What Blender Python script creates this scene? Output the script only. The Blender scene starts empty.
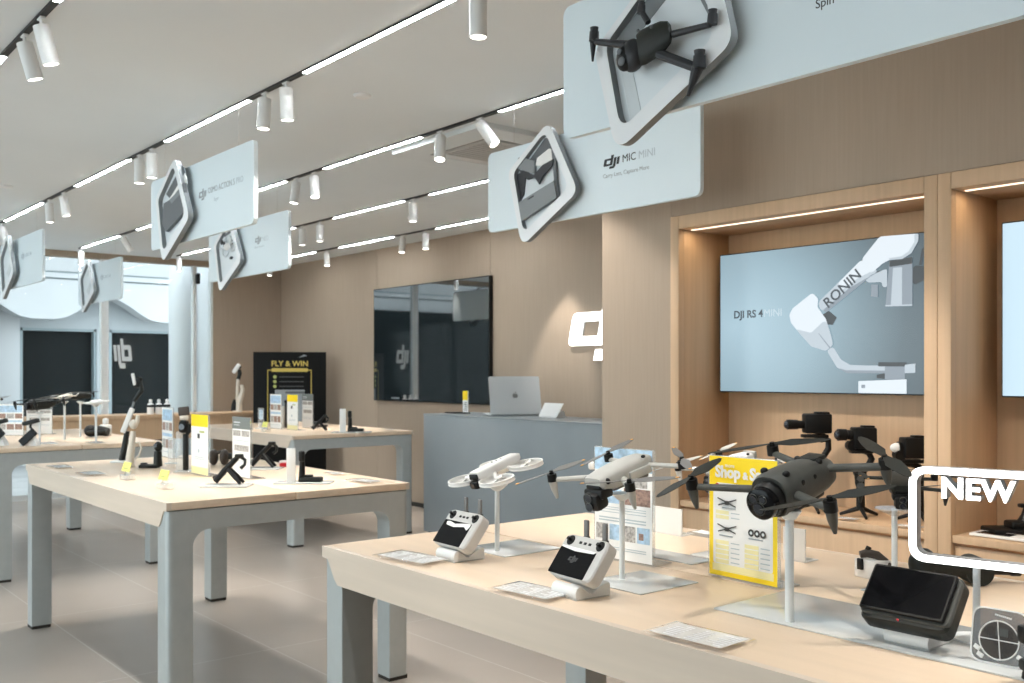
import bpy, bmesh, math, random
from mathutils import Vector, Matrix, Euler
random.seed(7)
SC = bpy.context.scene
COL = SC.collection
R = math.radians
PI = math.pi
VIEW = R(-39.66)          # yaw of the camera
# ------------------------------------------------------------------ materials
MATS = {}
def mat(name, col, rough=.5, metal=0., emit=0., ecol=None, spec=.5, var=0., vscale=(1, 1, 1), vdetail=3.,
        bump=0., bscale=200., alpha=1., trans=0., ior=1.45, coat=0.):
    m = bpy.data.materials.new(name); m.use_nodes = True
    nt = m.node_tree; N = nt.nodes; L = nt.links
    b = N['Principled BSDF']
    c4 = (*col, 1)
    b.inputs['Base Color'].default_value = c4
    b.inputs['Roughness'].default_value = rough
    b.inputs['Metallic'].default_value = metal
    b.inputs['Specular IOR Level'].default_value = spec
    b.inputs['Alpha'].default_value = alpha
    b.inputs['Transmission Weight'].default_value = trans
    b.inputs['IOR'].default_value = ior
    b.inputs['Coat Weight'].default_value = coat
    if emit:
        b.inputs['Emission Color'].default_value = (*(ecol or col), 1)
        b.inputs['Emission Strength'].default_value = emit
    tc = N.new('ShaderNodeTexCoord')
    if var:
        mp = N.new('ShaderNodeMapping'); mp.inputs['Scale'].default_value = vscale
        nz = N.new('ShaderNodeTexNoise'); nz.inputs['Scale'].default_value = 1; nz.inputs['Detail'].default_value = vdetail
        rp = N.new('ShaderNodeValToRGB')
        rp.color_ramp.elements[0].position = .3; rp.color_ramp.elements[1].position = .7
        rp.color_ramp.elements[0].color = (*[max(0, x * (1 - var)) for x in col], 1)
        rp.color_ramp.elements[1].color = (*[min(1, x * (1 + var)) for x in col], 1)
        L.new(tc.outputs['Object'], mp.inputs[0]); L.new(mp.outputs[0], nz.inputs[0])
        L.new(nz.outputs[0], rp.inputs[0]); L.new(rp.outputs[0], b.inputs['Base Color'])
    if bump:
        n2 = N.new('ShaderNodeTexNoise'); n2.inputs['Scale'].default_value = bscale; n2.inputs['Detail'].default_value = 2
        bp = N.new('ShaderNodeBump'); bp.inputs['Strength'].default_value = bump; bp.inputs['Distance'].default_value = .002
        L.new(tc.outputs['Object'], n2.inputs[0]); L.new(n2.outputs[0], bp.inputs['Height']); L.new(bp.outputs[0], b.inputs['Normal'])
    MATS[name] = m
    return m
# room
mat('ceiling_paint', (.78, .82, .84), .9, var=.02, vscale=(1, 1, 1))
mat('wall_fabric', (.385, .305, .235), .85, var=.035, vscale=(90, 90, 3), bump=.15, bscale=500)
mat('niche_wood', (.56, .38, .235), .5, var=.06, vscale=(50, 50, 1.5), vdetail=5)
mat('table_wood', (.74, .58, .43), .30, var=.035, vscale=(30, 1.6, 30), vdetail=5, spec=.4)
mat('fascia_wood', (.68, .565, .46), .45, var=.05, vscale=(30, 1.6, 30), vdetail=5)
mat('leg_metal', (.44, .465, .46), .36, metal=.2, var=.03, vscale=(20, 20, 20))
mat('counter_grey', (.25, .28, .297), .35, var=.03, vscale=(4, 4, 4))
mat('seam_dark', (.03, .025, .02), .8)
mat('white_paint', (.82, .83, .83), .5)
mat('ext_white', (.60, .615, .63), .7, var=.03, vscale=(2, 2, 2))
mat('ext_grey', (.44, .47, .49), .7, var=.04, vscale=(2, 2, 2))
mat('ext_dark', (.008, .011, .012), .6, spec=.1, var=.2, vscale=(3, 3, .2))
mat('ext_frame', (.30, .36, .38), .5)
mat('ext_ground', (.55, .55, .55), .8, var=.08, vscale=(3, 3, 3))
mat('mullion', (.70, .72, .72), .4)
mat('track_black', (.012, .012, .013), .5)
mat('light_bar', (1, 1, 1), .5, emit=36., ecol=(.91, .97, 1))
mat('spot_white', (.80, .80, .79), .45)
mat('lens_glow', (1, 1, 1), .4, emit=4., ecol=(1, .94, .85))
mat('niche_led', (1, .9, .75), .4, emit=.75, ecol=(1, .86, .68))
mat('grille', (.55, .55, .54), .6)
mat('slot_dark', (.06, .06, .06), .8)
mat('banner_white', (.70, .785, .825), .45, var=.015, vscale=(2, 2, 2))
mat('banner_ring', (.72, .77, .80), .4)
mat('banner_edge', (.78, .80, .82), .35)
mat('print_shade', (.12, .13, .14), .5)
mat('print_dark', (.022, .023, .027), .45)
mat('print_mid', (.21, .225, .235), .5)
mat('print_light', (.62, .66, .68), .5)
mat('ink', (.03, .03, .032), .6)
mat('ink_mid', (.30, .33, .35), .6)
mat('ink_pale', (.46, .52, .56), .6)
mat('wire', (.6, .6, .6), .3, metal=.8)
# products
mat('dark_plastic', (.018, .020, .018), .45, spec=.3, var=.12, vscale=(60, 60, 60), bump=.1, bscale=900)
mat('graphite', (.074, .076, .070), .45, spec=.3, var=.08, vscale=(40, 40, 40), bump=.1, bscale=900)
mat('black_plastic', (.005, .005, .005), .45, spec=.35)
mat('black_gloss', (.005, .005, .006), .10, spec=.2)
mat('tv_glass', (.004, .008, .010), .03, spec=.5, ior=3.0, coat=1.)
mat('lens_glass', (.01, .012, .02), .03, spec=.9)
mat('drone_grey', (.46, .455, .43), .42, var=.03, vscale=(40, 40, 40))
mat('drone_grey_dark', (.17, .165, .16), .5)
mat('drone_white', (.80, .79, .77), .4)
mat('cream', (.72, .66, .57), .5)
mat('brown_plastic', (.055, .042, .034), .5)
mat('orange_mark', (.85, .38, .03), .5)
mat('red_plastic', (.55, .02, .03), .4)
mat('controller_grey', (.50, .49, .475), .45, var=.02, vscale=(40, 40, 40))
mat('stand_white', (.76, .76, .75), .4)
mat('pole_white', (.72, .75, .76), .3)
mat('sheet_white', (.85, .85, .84), .5)
mat('sheet_yellow', (.95, .69, .01), .5)
mat('tag_yellow', (.86, .84, .22), .5)
mat('sheet_pale_yellow', (.86, .80, .44), .5)
mat('sheet_grey', (.17, .19, .185), .5)
mat('photo_sky', (.40, .56, .72), .5, var=.25, vscale=(60, 60, 60))
mat('photo_rock', (.30, .19, .15), .5, var=.4, vscale=(120, 90, 150))
mat('photo_people', (.40, .38, .36), .5, var=.5, vscale=(130, 130, 130))
mat('green_mark', (.30, .50, .05), .5)
mat('gold_print', (.60, .46, .10), .45)
mat('olive_print', (.42, .46, .14), .5)
mat('board_black', (.004, .004, .004), .6, spec=.2)
mat('aluminium', (.56, .59, .61), .35, metal=.25)
mat('aluminium_mark', (.30, .31, .32), .3, metal=.8)
mat('neon', (1, 1, 1), .4, emit=2.2, ecol=(1, 1, 1))
mat('neon_side', (.30, .30, .30), .5)
mat('logo_lit', (1, 1, 1), .4, emit=1.3, ecol=(1, .99, .97))
mat('acrylic_plate', (.56, .58, .58), .15, var=.02, vscale=(5, 5, 5))
mat('bottle_white', (.85, .85, .85), .3)
def acrylic(name, tint, a, rough=.04, ior=1.45, dif=(.85, .88, .90)):
    m = bpy.data.materials.new(name); m.use_nodes = True
    nt = m.node_tree; N = nt.nodes; L = nt.links
    N.remove(N['Principled BSDF'])
    out = N['Material Output']
    t = N.new('ShaderNodeBsdfTransparent'); t.inputs[0].default_value = (*tint, 1)
    g = N.new('ShaderNodeBsdfGlossy'); g.inputs['Roughness'].default_value = rough
    d = N.new('ShaderNodeBsdfDiffuse'); d.inputs[0].default_value = (*dif, 1)
    f = N.new('ShaderNodeFresnel'); f.inputs[0].default_value = ior
    m1 = N.new('ShaderNodeMixShader'); m1.inputs[0].default_value = a
    m2 = N.new('ShaderNodeMixShader')
    L.new(t.outputs[0], m1.inputs[1]); L.new(d.outputs[0], m1.inputs[2])
    ge = N.new('ShaderNodeNewGeometry'); iv = N.new('ShaderNodeMath'); iv.operation = 'SUBTRACT'; iv.inputs[0].default_value = 1; L.new(ge.outputs['Backfacing'], iv.inputs[1])
    mu = N.new('ShaderNodeMath'); mu.operation = 'MULTIPLY'; L.new(f.outputs[0], mu.inputs[0]); L.new(iv.outputs[0], mu.inputs[1])
    L.new(mu.outputs[0], m2.inputs[0]); L.new(m1.outputs[0], m2.inputs[1]); L.new(g.outputs[0], m2.inputs[2])
    L.new(m2.outputs[0], out.inputs[0])
    MATS[name] = m
acrylic('window_glass', (.95, .98, .975), .006, ior=1.3)
acrylic('clear_acrylic', (.96, .97, .97), .22, .08)
acrylic('film_clear', (1, 1, 1), .0, .08)
mat('print_faint', (.62, .64, .66), .6)
acrylic('card_film', (1, 1, 1), .55, .15, dif=(.95, .95, .94))
acrylic('smoky_acrylic', (.36, .33, .31), .05, .08)
# floor: large satin tiles with fine joints
def floor_mat():
    m = mat('floor_tile', (.30, .275, .25), .3)
    nt = m.node_tree; N = nt.nodes; L = nt.links; b = N['Principled BSDF']
    tc = N.new('ShaderNodeTexCoord'); sx = N.new('ShaderNodeSeparateXYZ'); L.new(tc.outputs['Object'], sx.inputs[0])
    def joint(sock, off, per):
        a = N.new('ShaderNodeMath'); a.operation = 'SUBTRACT'; L.new(sock, a.inputs[0]); a.inputs[1].default_value = off
        q = N.new('ShaderNodeMath'); q.operation = 'DIVIDE'; L.new(a.outputs[0], q.inputs[0]); q.inputs[1].default_value = per
        r = N.new('ShaderNodeMath'); r.operation = 'FRACT'; L.new(q.outputs[0], r.inputs[0])
        s_ = N.new('ShaderNodeMath'); s_.operation = 'SUBTRACT'; L.new(r.outputs[0], s_.inputs[0]); s_.inputs[1].default_value = .5
        ab = N.new('ShaderNodeMath'); ab.operation = 'ABSOLUTE'; L.new(s_.outputs[0], ab.inputs[0])
        g = N.new('ShaderNodeMath'); g.operation = 'GREATER_THAN'; L.new(ab.outputs[0], g.inputs[0]); g.inputs[1].default_value = .5 - .0035 / per
        return g.outputs[0]
    j1 = joint(sx.outputs[0], 1.55, .72); j2 = joint(sx.outputs[1], .35, 1.44)
    mx = N.new('ShaderNodeMath'); mx.operation = 'MAXIMUM'; L.new(j1, mx.inputs[0]); L.new(j2, mx.inputs[1])
    nz = N.new('ShaderNodeTexNoise'); nz.inputs['Scale'].default_value = 3; nz.inputs['Detail'].default_value = 6; L.new(tc.outputs['Object'], nz.inputs[0])
    rp = N.new('ShaderNodeValToRGB'); rp.color_ramp.elements[0].color = (.40, .348, .302, 1); rp.color_ramp.elements[1].color = (.46, .40, .35, 1)
    L.new(nz.outputs[0], rp.inputs[0])
    mix = N.new('ShaderNodeMixRGB'); L.new(mx.outputs[0], mix.inputs[0]); L.new(rp.outputs[0], mix.inputs[1]); mix.inputs[2].default_value = (.56, .53, .49, 1)
    L.new(mix.outputs[0], b.inputs['Base Color'])
    b.inputs['Roughness'].default_value = .30
    b.inputs['Specular IOR Level'].default_value = .55
floor_mat()
# ------------------------------------------------------------------ mesh builder
class G:
    def __init__(self): self.bm = bmesh.new(); self.mats = []; self.mi = 0; self.T = Matrix.Identity(4)
    def use(self, n):
        if n not in self.mats: self.mats.append(n)
        self.mi = self.mats.index(n); return self
    def _fin(self, verts, M=None):
        M = self.T @ M if M is not None else self.T
        fs = set()
        for v in verts:
            v.co = M @ v.co
            for f in v.link_faces: fs.add(f)
        for f in fs: f.material_index = self.mi; f.smooth = True
        return self
    def box(self, c, s, rot=None, bev=0., seg=2):
        r = bmesh.ops.create_cube(self.bm, size=1)
        vs = r['verts']
        for v in vs: v.co = Vector((v.co.x * s[0], v.co.y * s[1], v.co.z * s[2]))
        if bev:
            es = list({e for v in vs for e in v.link_edges})
            rr = bmesh.ops.bevel(self.bm, geom=es, offset=min(bev, .49 * min(s)), segments=seg, affect='EDGES', profile=.5)
            vs = list({v for f in rr['faces'] for v in f.verts} | {v for v in vs if v.is_valid})
        M = Matrix.Translation(c)
        if rot: M = M @ Euler(rot).to_matrix().to_4x4()
        return self._fin(vs, M)
    def bx(self, x0, x1, y0, y1, z0, z1, bev=0., seg=2):
        return self.box(((x0 + x1) / 2, (y0 + y1) / 2, (z0 + z1) / 2), (abs(x1 - x0), abs(y1 - y0), abs(z1 - z0)), None, bev, seg)
    def rings(self, rings, cap=True, close=False):
        vs = [[self.bm.verts.new(p) for p in r] for r in rings]
        n = len(vs[0])
        m = len(vs)
        for i in range(m if close else m - 1):
            a, b = vs[i], vs[(i + 1) % m]
            for j in range(n):
                k = (j + 1) % n
                try: self.bm.faces.new((a[j], a[k], b[k], b[j]))
                except ValueError: pass
        if cap and not close:
            try: self.bm.faces.new(list(reversed(vs[0]))); self.bm.faces.new(vs[-1])
            except ValueError: pass
        return self._fin([v for r in vs for v in r])
    def cyl(self, p0, p1, r0, r1=None, n=16, cap=True):
        r1 = r0 if r1 is None else r1
        return self.tube([p0, p1], [r0, r1], n, cap)
    def tube(self, pts, rad, n=10, cap=True, close=False, flat=None):
        pts = [Vector(p) for p in pts]
        if not hasattr(rad, '__len__'): rad = [rad] * len(pts)
        m = len(pts); rings = []; up = None
        for i, p in enumerate(pts):
            if close: d = pts[(i + 1) % m] - pts[i - 1]
            else: d = pts[min(i + 1, m - 1)] - pts[max(i - 1, 0)]
            d.normalize()
            if up is None:
                up = Vector((0, 0, 1)) if abs(d.z) < .9 else Vector((1, 0, 0))
            up = (up - d * up.dot(d)).normalized()
            s_ = d.cross(up)
            fx = flat or 1
            rings.append([p + (s_ * math.cos(2 * PI * k / n) + up * math.sin(2 * PI * k / n) * fx) * rad[i] for k in range(n)])
        return self.rings(rings, cap, close)
    def lathe(self, prof, M=None, n=24):
        rings = [[Vector((r * math.cos(2 * PI * k / n), r * math.sin(2 * PI * k / n), z)) for k in range(n)] for r, z in prof]
        if M is not None: rings = [[M @ p for p in r] for r in rings]
        return self.rings(rings)
    def prism(self, poly, h, M=None, bev=0.):
        # poly in XY, extruded 0..h along Z, placed by M
        a = [Vector((p[0], p[1], 0)) for p in poly]; b = [Vector((p[0], p[1], h)) for p in poly]
        area = sum(poly[i][0] * poly[(i + 1) % len(poly)][1] - poly[(i + 1) % len(poly)][0] * poly[i][1] for i in range(len(poly)))
        if (area < 0) != (h < 0): a.reverse(); b.reverse()
        rr = [a, b]
        if bev:
            c = sum((v for v in a), Vector()) / len(a)
            def ins(ring, z):
                out = []
                for v in ring:
                    d = (v - c); d.z = 0
                    w = v - d.normalized() * bev; w.z = z; out.append(w)
                return out
            sg = 1 if h > 0 else -1
            rr = [ins(a, 0), [Vector((v.x, v.y, sg * bev)) for v in a], [Vector((v.x, v.y, h - sg * bev)) for v in b], ins(b, h)]
        if M is not None: rr = [[M @ p for p in r] for r in rr]
        return self.rings(rr)
    def ring_prism(self, outer, inner, h, M=None):
        n = len(outer)
        def q(l, z): return [Vector((p[0], p[1], z)) for p in l]
        rr = [q(outer, 0), q(outer, h), q(inner, h), q(inner, 0)]
        if M is not None: rr = [[M @ p for p in r] for r in rr]
        return self.rings(rr, close=True)
    def ell(self, c, r, rot=None, u=16, v=10):
        rr = bmesh.ops.create_uvsphere(self.bm, u_segments=u, v_segments=v, radius=1)
        M = Matrix.Translation(c)
        if rot: M = M @ Euler(rot).to_matrix().to_4x4()
        M = M @ Matrix.Diagonal((*r, 1))
        return self._fin(rr['verts'], M)
    def text(self, s, size, M, depth=.0004, align='LEFT', fat=0., shear=0., space=1.):
        cu = bpy.data.curves.new('txt', 'FONT'); cu.body = s; cu.size = size; cu.extrude = depth; cu.align_x = align
        cu.offset = fat; cu.shear = shear; cu.space_character = space; cu.resolution_u = 3
        o = bpy.data.objects.new('txt', cu); COL.objects.link(o)
        dg = bpy.context.evaluated_depsgraph_get(); dg.update()
        me = bpy.data.meshes.new_from_object(o.evaluated_get(dg))
        bpy.data.objects.remove(o)
        bm2 = bmesh.new(); bm2.from_mesh(me); off = {}
        for v in bm2.verts: off[v.index] = self.bm.verts.new(v.co)
        for f in bm2.faces:
            try: self.bm.faces.new([off[v.index] for v in f.verts])
            except ValueError: pass
        bm2.free(); bpy.data.meshes.remove(me); bpy.data.curves.remove(cu)
        self._fin(list(off.values()), M)
        for v in off.values():
            for f in v.link_faces: f.smooth = False
        return self
    def obj(self, name, parent=None, loc=None, rot=None, angle=35, label=None, keepn=False):
        if not keepn: bmesh.ops.recalc_face_normals(self.bm, faces=self.bm.faces)
        me = bpy.data.meshes.new(name); self.bm.to_mesh(me); self.bm.free()
        for n in self.mats: me.materials.append(MATS[n])
        try: me.set_sharp_from_angle(angle=R(angle))
        except Exception: pass
        o = bpy.data.objects.new(name, me); COL.objects.link(o)
        if parent is not None: o.parent = parent
        if loc is not None: o.location = loc
        if rot is not None: o.rotation_euler = rot
        if label: o['label'] = label
        return o
def thing(name, label, cat, loc=(0, 0, 0), rot=(0, 0, 0), group=None, scale=None):
    o = bpy.data.objects.new(name, None); COL.objects.link(o); o.empty_display_size = .05
    o.location = loc; o.rotation_euler = rot if hasattr(rot, '__len__') else (0, 0, rot)
    if scale: o.scale = (scale,) * 3
    o['label'] = label; o['category'] = cat
    if group: o['group'] = group
    return o
def tag(o, label, cat, group=None):
    o['label'] = label; o['category'] = cat
    if group: o['group'] = group
    return o
def struct(o): o['kind'] = 'structure'; return o
def copy_tree(o, parent=None):
    c = o.copy(); COL.objects.link(c)
    if parent is not None: c.parent = parent
    for ch in list(o.children): copy_tree(ch, c)
    return c
def dup(o, label, loc=None, rot=None, group=None):
    c = copy_tree(o)
    if loc is not None: c.location = loc
    if rot is not None: c.rotation_euler = rot if hasattr(rot, '__len__') else (0, 0, rot)
    c['label'] = label
    if group: c['group'] = group
    return c
def rpoly(pts, r, seg=5):
    # polygon with rounded corners
    out = []; n = len(pts)
    for i in range(n):
        p = Vector(pts[i]); a = (Vector(pts[i - 1]) - p); b = (Vector(pts[(i + 1) % n]) - p)
        rr = r[i] if hasattr(r, '__len__') else r
        ta = min(rr / max(math.tan(a.angle(b) / 2), .05), .48 * a.length, .48 * b.length)
        A = p + a.normalized() * ta; B = p + b.normalized() * ta
        for k in range(seg + 1):
            t = k / seg
            out.append(tuple(A * (1 - t) ** 2 + p * 2 * t * (1 - t) + B * t ** 2))
    return out
def rrect(w, h, r, seg=5): return rpoly([(-w / 2, -h / 2), (w / 2, -h / 2), (w / 2, h / 2), (-w / 2, h / 2)], r, seg)
def offset_poly(poly, d):
    # inward offset of a convex polygon with the same point count
    c = sum((Vector(p) for p in poly), Vector((0, 0))) / len(poly); out = []
    for p in poly:
        v = Vector(p) - c; out.append(tuple(c + v * (1 - d / max(v.length, 1e-6))))
    return out
# frame whose local +X runs along world -Y, local +Y up, local +Z towards world -X (facing the shop)
FACE = Matrix(((0, 0, -1, 0), (-1, 0, 0, 0), (0, 1, 0, 0), (0, 0, 0, 1)))
def face_at(x, y, z): return Matrix.Translation((x, y, z)) @ FACE
LOGO = [rpoly([(0, 0), (1.3, 0), (1.3, .28), (.52, .28), (.52, .72), (1.3, .72), (1.3, 1), (0, 1)], [.2, .001, .001, .02, .02, .001, .001, .2], 4),
        [(1.22, 0), (1.72, 0), (1.72, 1.4), (1.22, 1.4)], [(1.87, -.2), (2.34, -.2), (2.34, 1), (1.87, 1)],
        [(1.22, -.45), (2.12, -.45), (2.34, -.2), (2.34, -.12), (1.22, -.12)], [(2.49, 0), (2.96, 0), (2.96, 1), (2.49, 1)]]
def logo(g, M, u, h=.0006):
    for k, poly in enumerate(LOGO):
        g.prism([((x + .24 * y) * u, y * u) for x, y in poly], h + k * h * .02, M)
    return g
# ------------------------------------------------------------------ room shell
CZ = 2.81
g = G().use('floor_tile'); g.bx(-3.0, 6.0, -3.0, 11.83, -.06, 0); struct(g.obj('floor'))
g = G().use('ceiling_paint'); g.bx(-3.2, 6.2, -3.2, 11.98, CZ, CZ + .12); struct(g.obj('ceiling'))
# recessed side wall, panelled
g = G().use('seam_dark'); g.bx(5.895, 6.0, 3.61, 11.95, 0, CZ)
g.use('wall_fabric')
ys = [3.61, 5.36, 7.41, 9.46, 11.83]
for a, b in zip(ys, ys[1:]): g.bx(5.87, 5.9, a + .003, b - .003, 0, CZ)
struct(g.obj('wall_recess'))
g = G().use('seam_dark'); g.bx(5.858, 5.869, 3.62, 11.82, 0, .045); struct(g.obj('baseboard_recess'))
# block that carries the display niches
g = G().use('wall_fabric')
g.bx(3.6, 3.66, 3.139, 3.61, 0, CZ); g.bx(3.66, 5.87, 3.55, 3.61, 0, CZ)
g.bx(3.6, 3.66, -3.0, 3.137, 2.172, CZ)
g.bx(3.6, 3.66, -3.0, .498, 0, 2.172)
g.use('seam_dark'); g.bx(3.606, 3.65, 3.1365, 3.1395, 0, CZ)
struct(g.obj('wall_right'))
g = G().use('wall_fabric'); g.bx(-3.0, 3.66, -3.1, -3.0, 0, CZ); struct(g.obj('wall_behind'))
# back wall with its glazed front
g = G().use('wall_fabric')
g.bx(4.95, 5.87, 11.83, 11.95, 0, CZ)
g.bx(-3.0, 4.95, 11.80, 11.95, 2.745, CZ)
struct(g.obj('wall_back'))
def pane(name, x0, x1, y0, y1, z0, z1):
    p = G().use('window_glass'); p.bx(x0, x1, y0, y1, z0, z1); return p
def window(n, x0, x1):
    f = G().use('mullion')
    f.bx(x0 - .02, x0 + .02, 11.84, 11.92, 0, 2.745); f.bx(x1 - .02, x1 + .02, 11.84, 11.92, 0, 2.745)
    f.bx(x0, x1, 11.84, 11.92, 0, .06)
    w = struct(f.obj('window_%d' % n))
    p = pane('', x0 + .02, x1 - .02, 11.872, 11.88, .06, 2.745).obj('glass', w)
    return w
w1 = window(1, 3.665, 4.72)
for i in range(3): window(2 + i, 1.6 - 2.06 * i - .02, 3.665 - 2.06 * i - (.04 if i else .041))
f = G().use('mullion'); f.bx(4.925, 4.95, 11.84, 11.92, 0, 2.745); f.bx(4.74, 4.925, 11.84, 11.92, 0, .06); w_ = struct(f.obj('window_9')); pane('', 4.741, 4.924, 11.872, 11.88, .06, 2.745).obj('glass', w_)
# mirrored brand mark applied to the glass, read from outside
g = G().use('print_light')
Mg = Matrix.Translation((3.965, 11.868, 1.56)) @ Matrix.Diagonal((.36, 1, 1, 1)) @ Matrix(((-1, 0, 0, 0), (0, 0, 1, 0), (0, 1, 0, 0), (0, 0, 0, 1)))
logo(g, Mg, .19, -.0006)
o = g.obj('window_decal'); tag(o, 'pale mirrored logo stuck on the shop window glass beside the white post', 'decal')
# left side of the shop: glazed to the street
g = G().use('wall_fabric'); g.bx(-3.1, -3.0, -3.0, .95, 0, CZ); struct(g.obj('wall_left'))  # unseen near part, made solid to keep daylight off the right wall
for i in range(4):
    y0 = .95 + i * 2.72
    f = G().use('mullion')
    f.bx(-3.08, -3.0, y0, y0 + .05, 0, CZ); f.bx(-3.08, -3.0, y0 + .05, y0 + 2.72, 2.70, CZ); f.bx(-3.08, -3.0, y0 + .05, y0 + 2.72, 0, .06)
    w = struct(f.obj('window_%d' % (5 + i)))
    pane('', -3.045, -3.037, y0 + .05, y0 + 2.72, .06, 2.70).obj('glass', w)
# black surveillance box at the top of the last window post
g = G().use('black_plastic'); g.box((4.74, 11.80, 2.585), (.045, .05, .13), bev=.008); g.cyl((4.74, 11.775, 2.56), (4.74, 11.76, 2.56), .014)
tag(g.obj('wall_speaker'), 'small black box fixed high on the white post of the shop window', 'speaker')
# ------------------------------------------------------------------ outside
g = G().use('ext_ground'); g.bx(-14, 16, 11.95, 24, -.08, -.02); g.bx(-14, -3.1, -8, 12, -.08, -.02); o = struct(g.obj('ground_outside'))
# building across the street: grey wall, two dark glazed openings, white scalloped fascia
g = G().use('ext_grey')
g.bx(3.6, 9, 16.4, 16.7, 2.12, 4.4); g.bx(4.92, 5.11, 16.4, 16.7, 0, 2.12); g.use('ext_white'); g.bx(-9, 3.78, 16.38, 16.7, 0, 4.4)
g.bx(6.3, 9, 16.4, 16.7, 0, 2.12)
bld = struct(g.obj('wall_outside_facade'))
for k, (x0, x1) in enumerate(((3.78, 4.92), (5.11, 6.3))):
    f = G().use('ext_frame'); f.bx(x0, x0 + .05, 16.42, 16.6, 0, 2.12); f.bx(x1 - .04, x1, 16.42, 16.6, 0, 2.12); f.bx(x0, x1, 16.42, 16.6, 2.08, 2.12)
    f.use('ext_dark'); f.bx(x0, x1, 16.55, 16.6, 0, 2.12); f.obj('shopfront', bld)
f = G().use('ext_dark'); f.bx(-9, 3.2, 15.68, 15.74, 0, 2.6); f.obj('shopfront', bld)  # dark panel out of view, added to darken the big screen's reflection
def scallop():
    pts = []
    cx, w, zb, zt = 4.93, 1.92, 2.235, 2.60
    edge = []
    for i in range(-4, 5):
        for k in range(12):
            t = k / 12
            x = cx + (i + t) * w
            d = min(t, 1 - t) * w                      # distance from the nearest peak
            s_ = max(0., 1 - d / .78)
            edge.append((x, zb + (zt - zb) * (s_ * s_ * (3 - 2 * s_)) ** 1.0))
    top = [(edge[-1][0], 2.86), (edge[0][0], 2.86)]
    return edge, top
edge, top = scallop()
g = G().use('ext_white')
MY = Matrix(((1, 0, 0, 0), (0, 0, 1, 0), (0, 1, 0, 0), (0, 0, 0, 1)))
for a, b in zip(edge, edge[1:]):
    g.prism([(a[0], a[1]), (b[0], b[1]), (b[0], 2.84), (a[0], 2.84)], .35, Matrix.Translation((0, 15.8, 0)) @ MY)
g.bx(edge[0][0], edge[-1][0], 15.72, 16.4, 2.86, 2.93); g.bx(edge[0][0], edge[-1][0], 15.78, 16.4, 2.96, 3.9)
g.use('ext_frame'); g.bx(edge[0][0], edge[-1][0], 15.85, 16.3, 2.84, 2.86); g.bx(edge[0][0], edge[-1][0], 15.8, 16.3, 2.93, 2.96)
struct(g.obj('trim_outside_canopy'))
g = G().use('ext_white'); g.cyl((4.905, 12.75, -.02), (4.905, 12.75, 3.9), .165, n=40); struct(g.obj('column_outside'))
g = G().use('ext_white'); g.bx(5.05, 5.2, 12.0, 12.95, -.02, 3.9); struct(g.obj('wall_outside_return'))
g = G().use('ext_white'); g.bx(-9, 16, 13.6, 15.75, 3.75, 3.9); struct(g.obj('roof_outside_added'))  # unseen slab added to keep skylight off the facade
# ------------------------------------------------------------------ daylight
wd = bpy.data.worlds.new('overcast'); SC.world = wd; wd.use_nodes = True
nt = wd.node_tree; bg = nt.nodes['Background']
sky = nt.nodes.new('ShaderNodeTexSky'); sky.sky_type = 'HOSEK_WILKIE'; sky.turbidity = 9; sky.sun_direction = (-.3, .2, .93); sky.ground_albedo = .4
mixn = nt.nodes.new('ShaderNodeMixRGB'); mixn.inputs[0].default_value = .8; mixn.inputs[2].default_value = (.86, .94, 1.0, 1)
nt.links.new(sky.outputs[0], mixn.inputs[1]); nt.links.new(mixn.outputs[0], bg.inputs[0])
bg.inputs[1].default_value = 2.75
# portals for the window walls
def portal(name, loc, rot, sx, sy):
    l = bpy.data.lights.new(name, 'AREA'); l.shape = 'RECTANGLE'; l.size = sx; l.size_y = sy
    l.cycles.is_portal = True
    o = bpy.data.objects.new(name, l); COL.objects.link(o); o.location = loc; o.rotation_euler = rot
portal('window_portal', (-3.12, 6.39, 1.35), (0, R(-90), 0), 2.7, 10.9)
portal('window_portal', (1.0, 12.0, 1.37), (R(-90), 0, 0), 8.0, 2.74)
# ------------------------------------------------------------------ ceiling tracks and spots
PROTO_SPOT = None
def make_spot():
    t = thing('track_spotlight', '', 'spotlight')
    g = G().use('spot_white'); g.lathe([(.0, 0), (.03, 0), (.032, -.002), (.032, -.148), (.0300, -.15), (.0285, -.15), (.0285, -.142), (0, -.142)], n=28); g.obj('lamp_body', t, loc=(0, 0, -.03))
    g = G().use('spot_white'); g.cyl((0, 0, -.035), (0, 0, 0), .007, n=12); g.box((0, 0, -.004), (.02, .05, .008), bev=.002); g.obj('stem', t)
    g = G().use('lens_glow'); g.cyl((0, 0, -.143), (0, 0, -.147), .0280, n=28); g.obj('lens', t, loc=(0, 0, -.03))
    return t
SPOT_N = [0]
def spot(x, y, label, tilt=(0, 0), power=9., group=None, cone=50):
    global PROTO_SPOT
    if PROTO_SPOT is None: PROTO_SPOT = o = make_spot()
    else: o = copy_tree(PROTO_SPOT)
    o.location = (x, y, CZ - .012); o['label'] = label
    if group: o['group'] = group
    for ch in o.children:
        if not ch.name.startswith('stem'): ch.rotation_euler = (R(tilt[0]), R(tilt[1]), 0)
    l = bpy.data.lights.new('spot_beam', 'SPOT'); l.energy = power * 1.8; l.spot_size = R(cone); l.spot_blend = .6; l.shadow_soft_size = .025; l.color = (1, .925, .83)
    lo = bpy.data.objects.new('spot_beam', l); COL.objects.link(lo); lo.parent = o
    M = Euler((R(tilt[0]), R(tilt[1]), 0)).to_matrix()
    lo.location = Vector((0, 0, -.03)) + M @ Vector((0, 0, -.16)); lo.rotation_euler = (R(tilt[0]), R(tilt[1]), 0)
    return o
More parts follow.
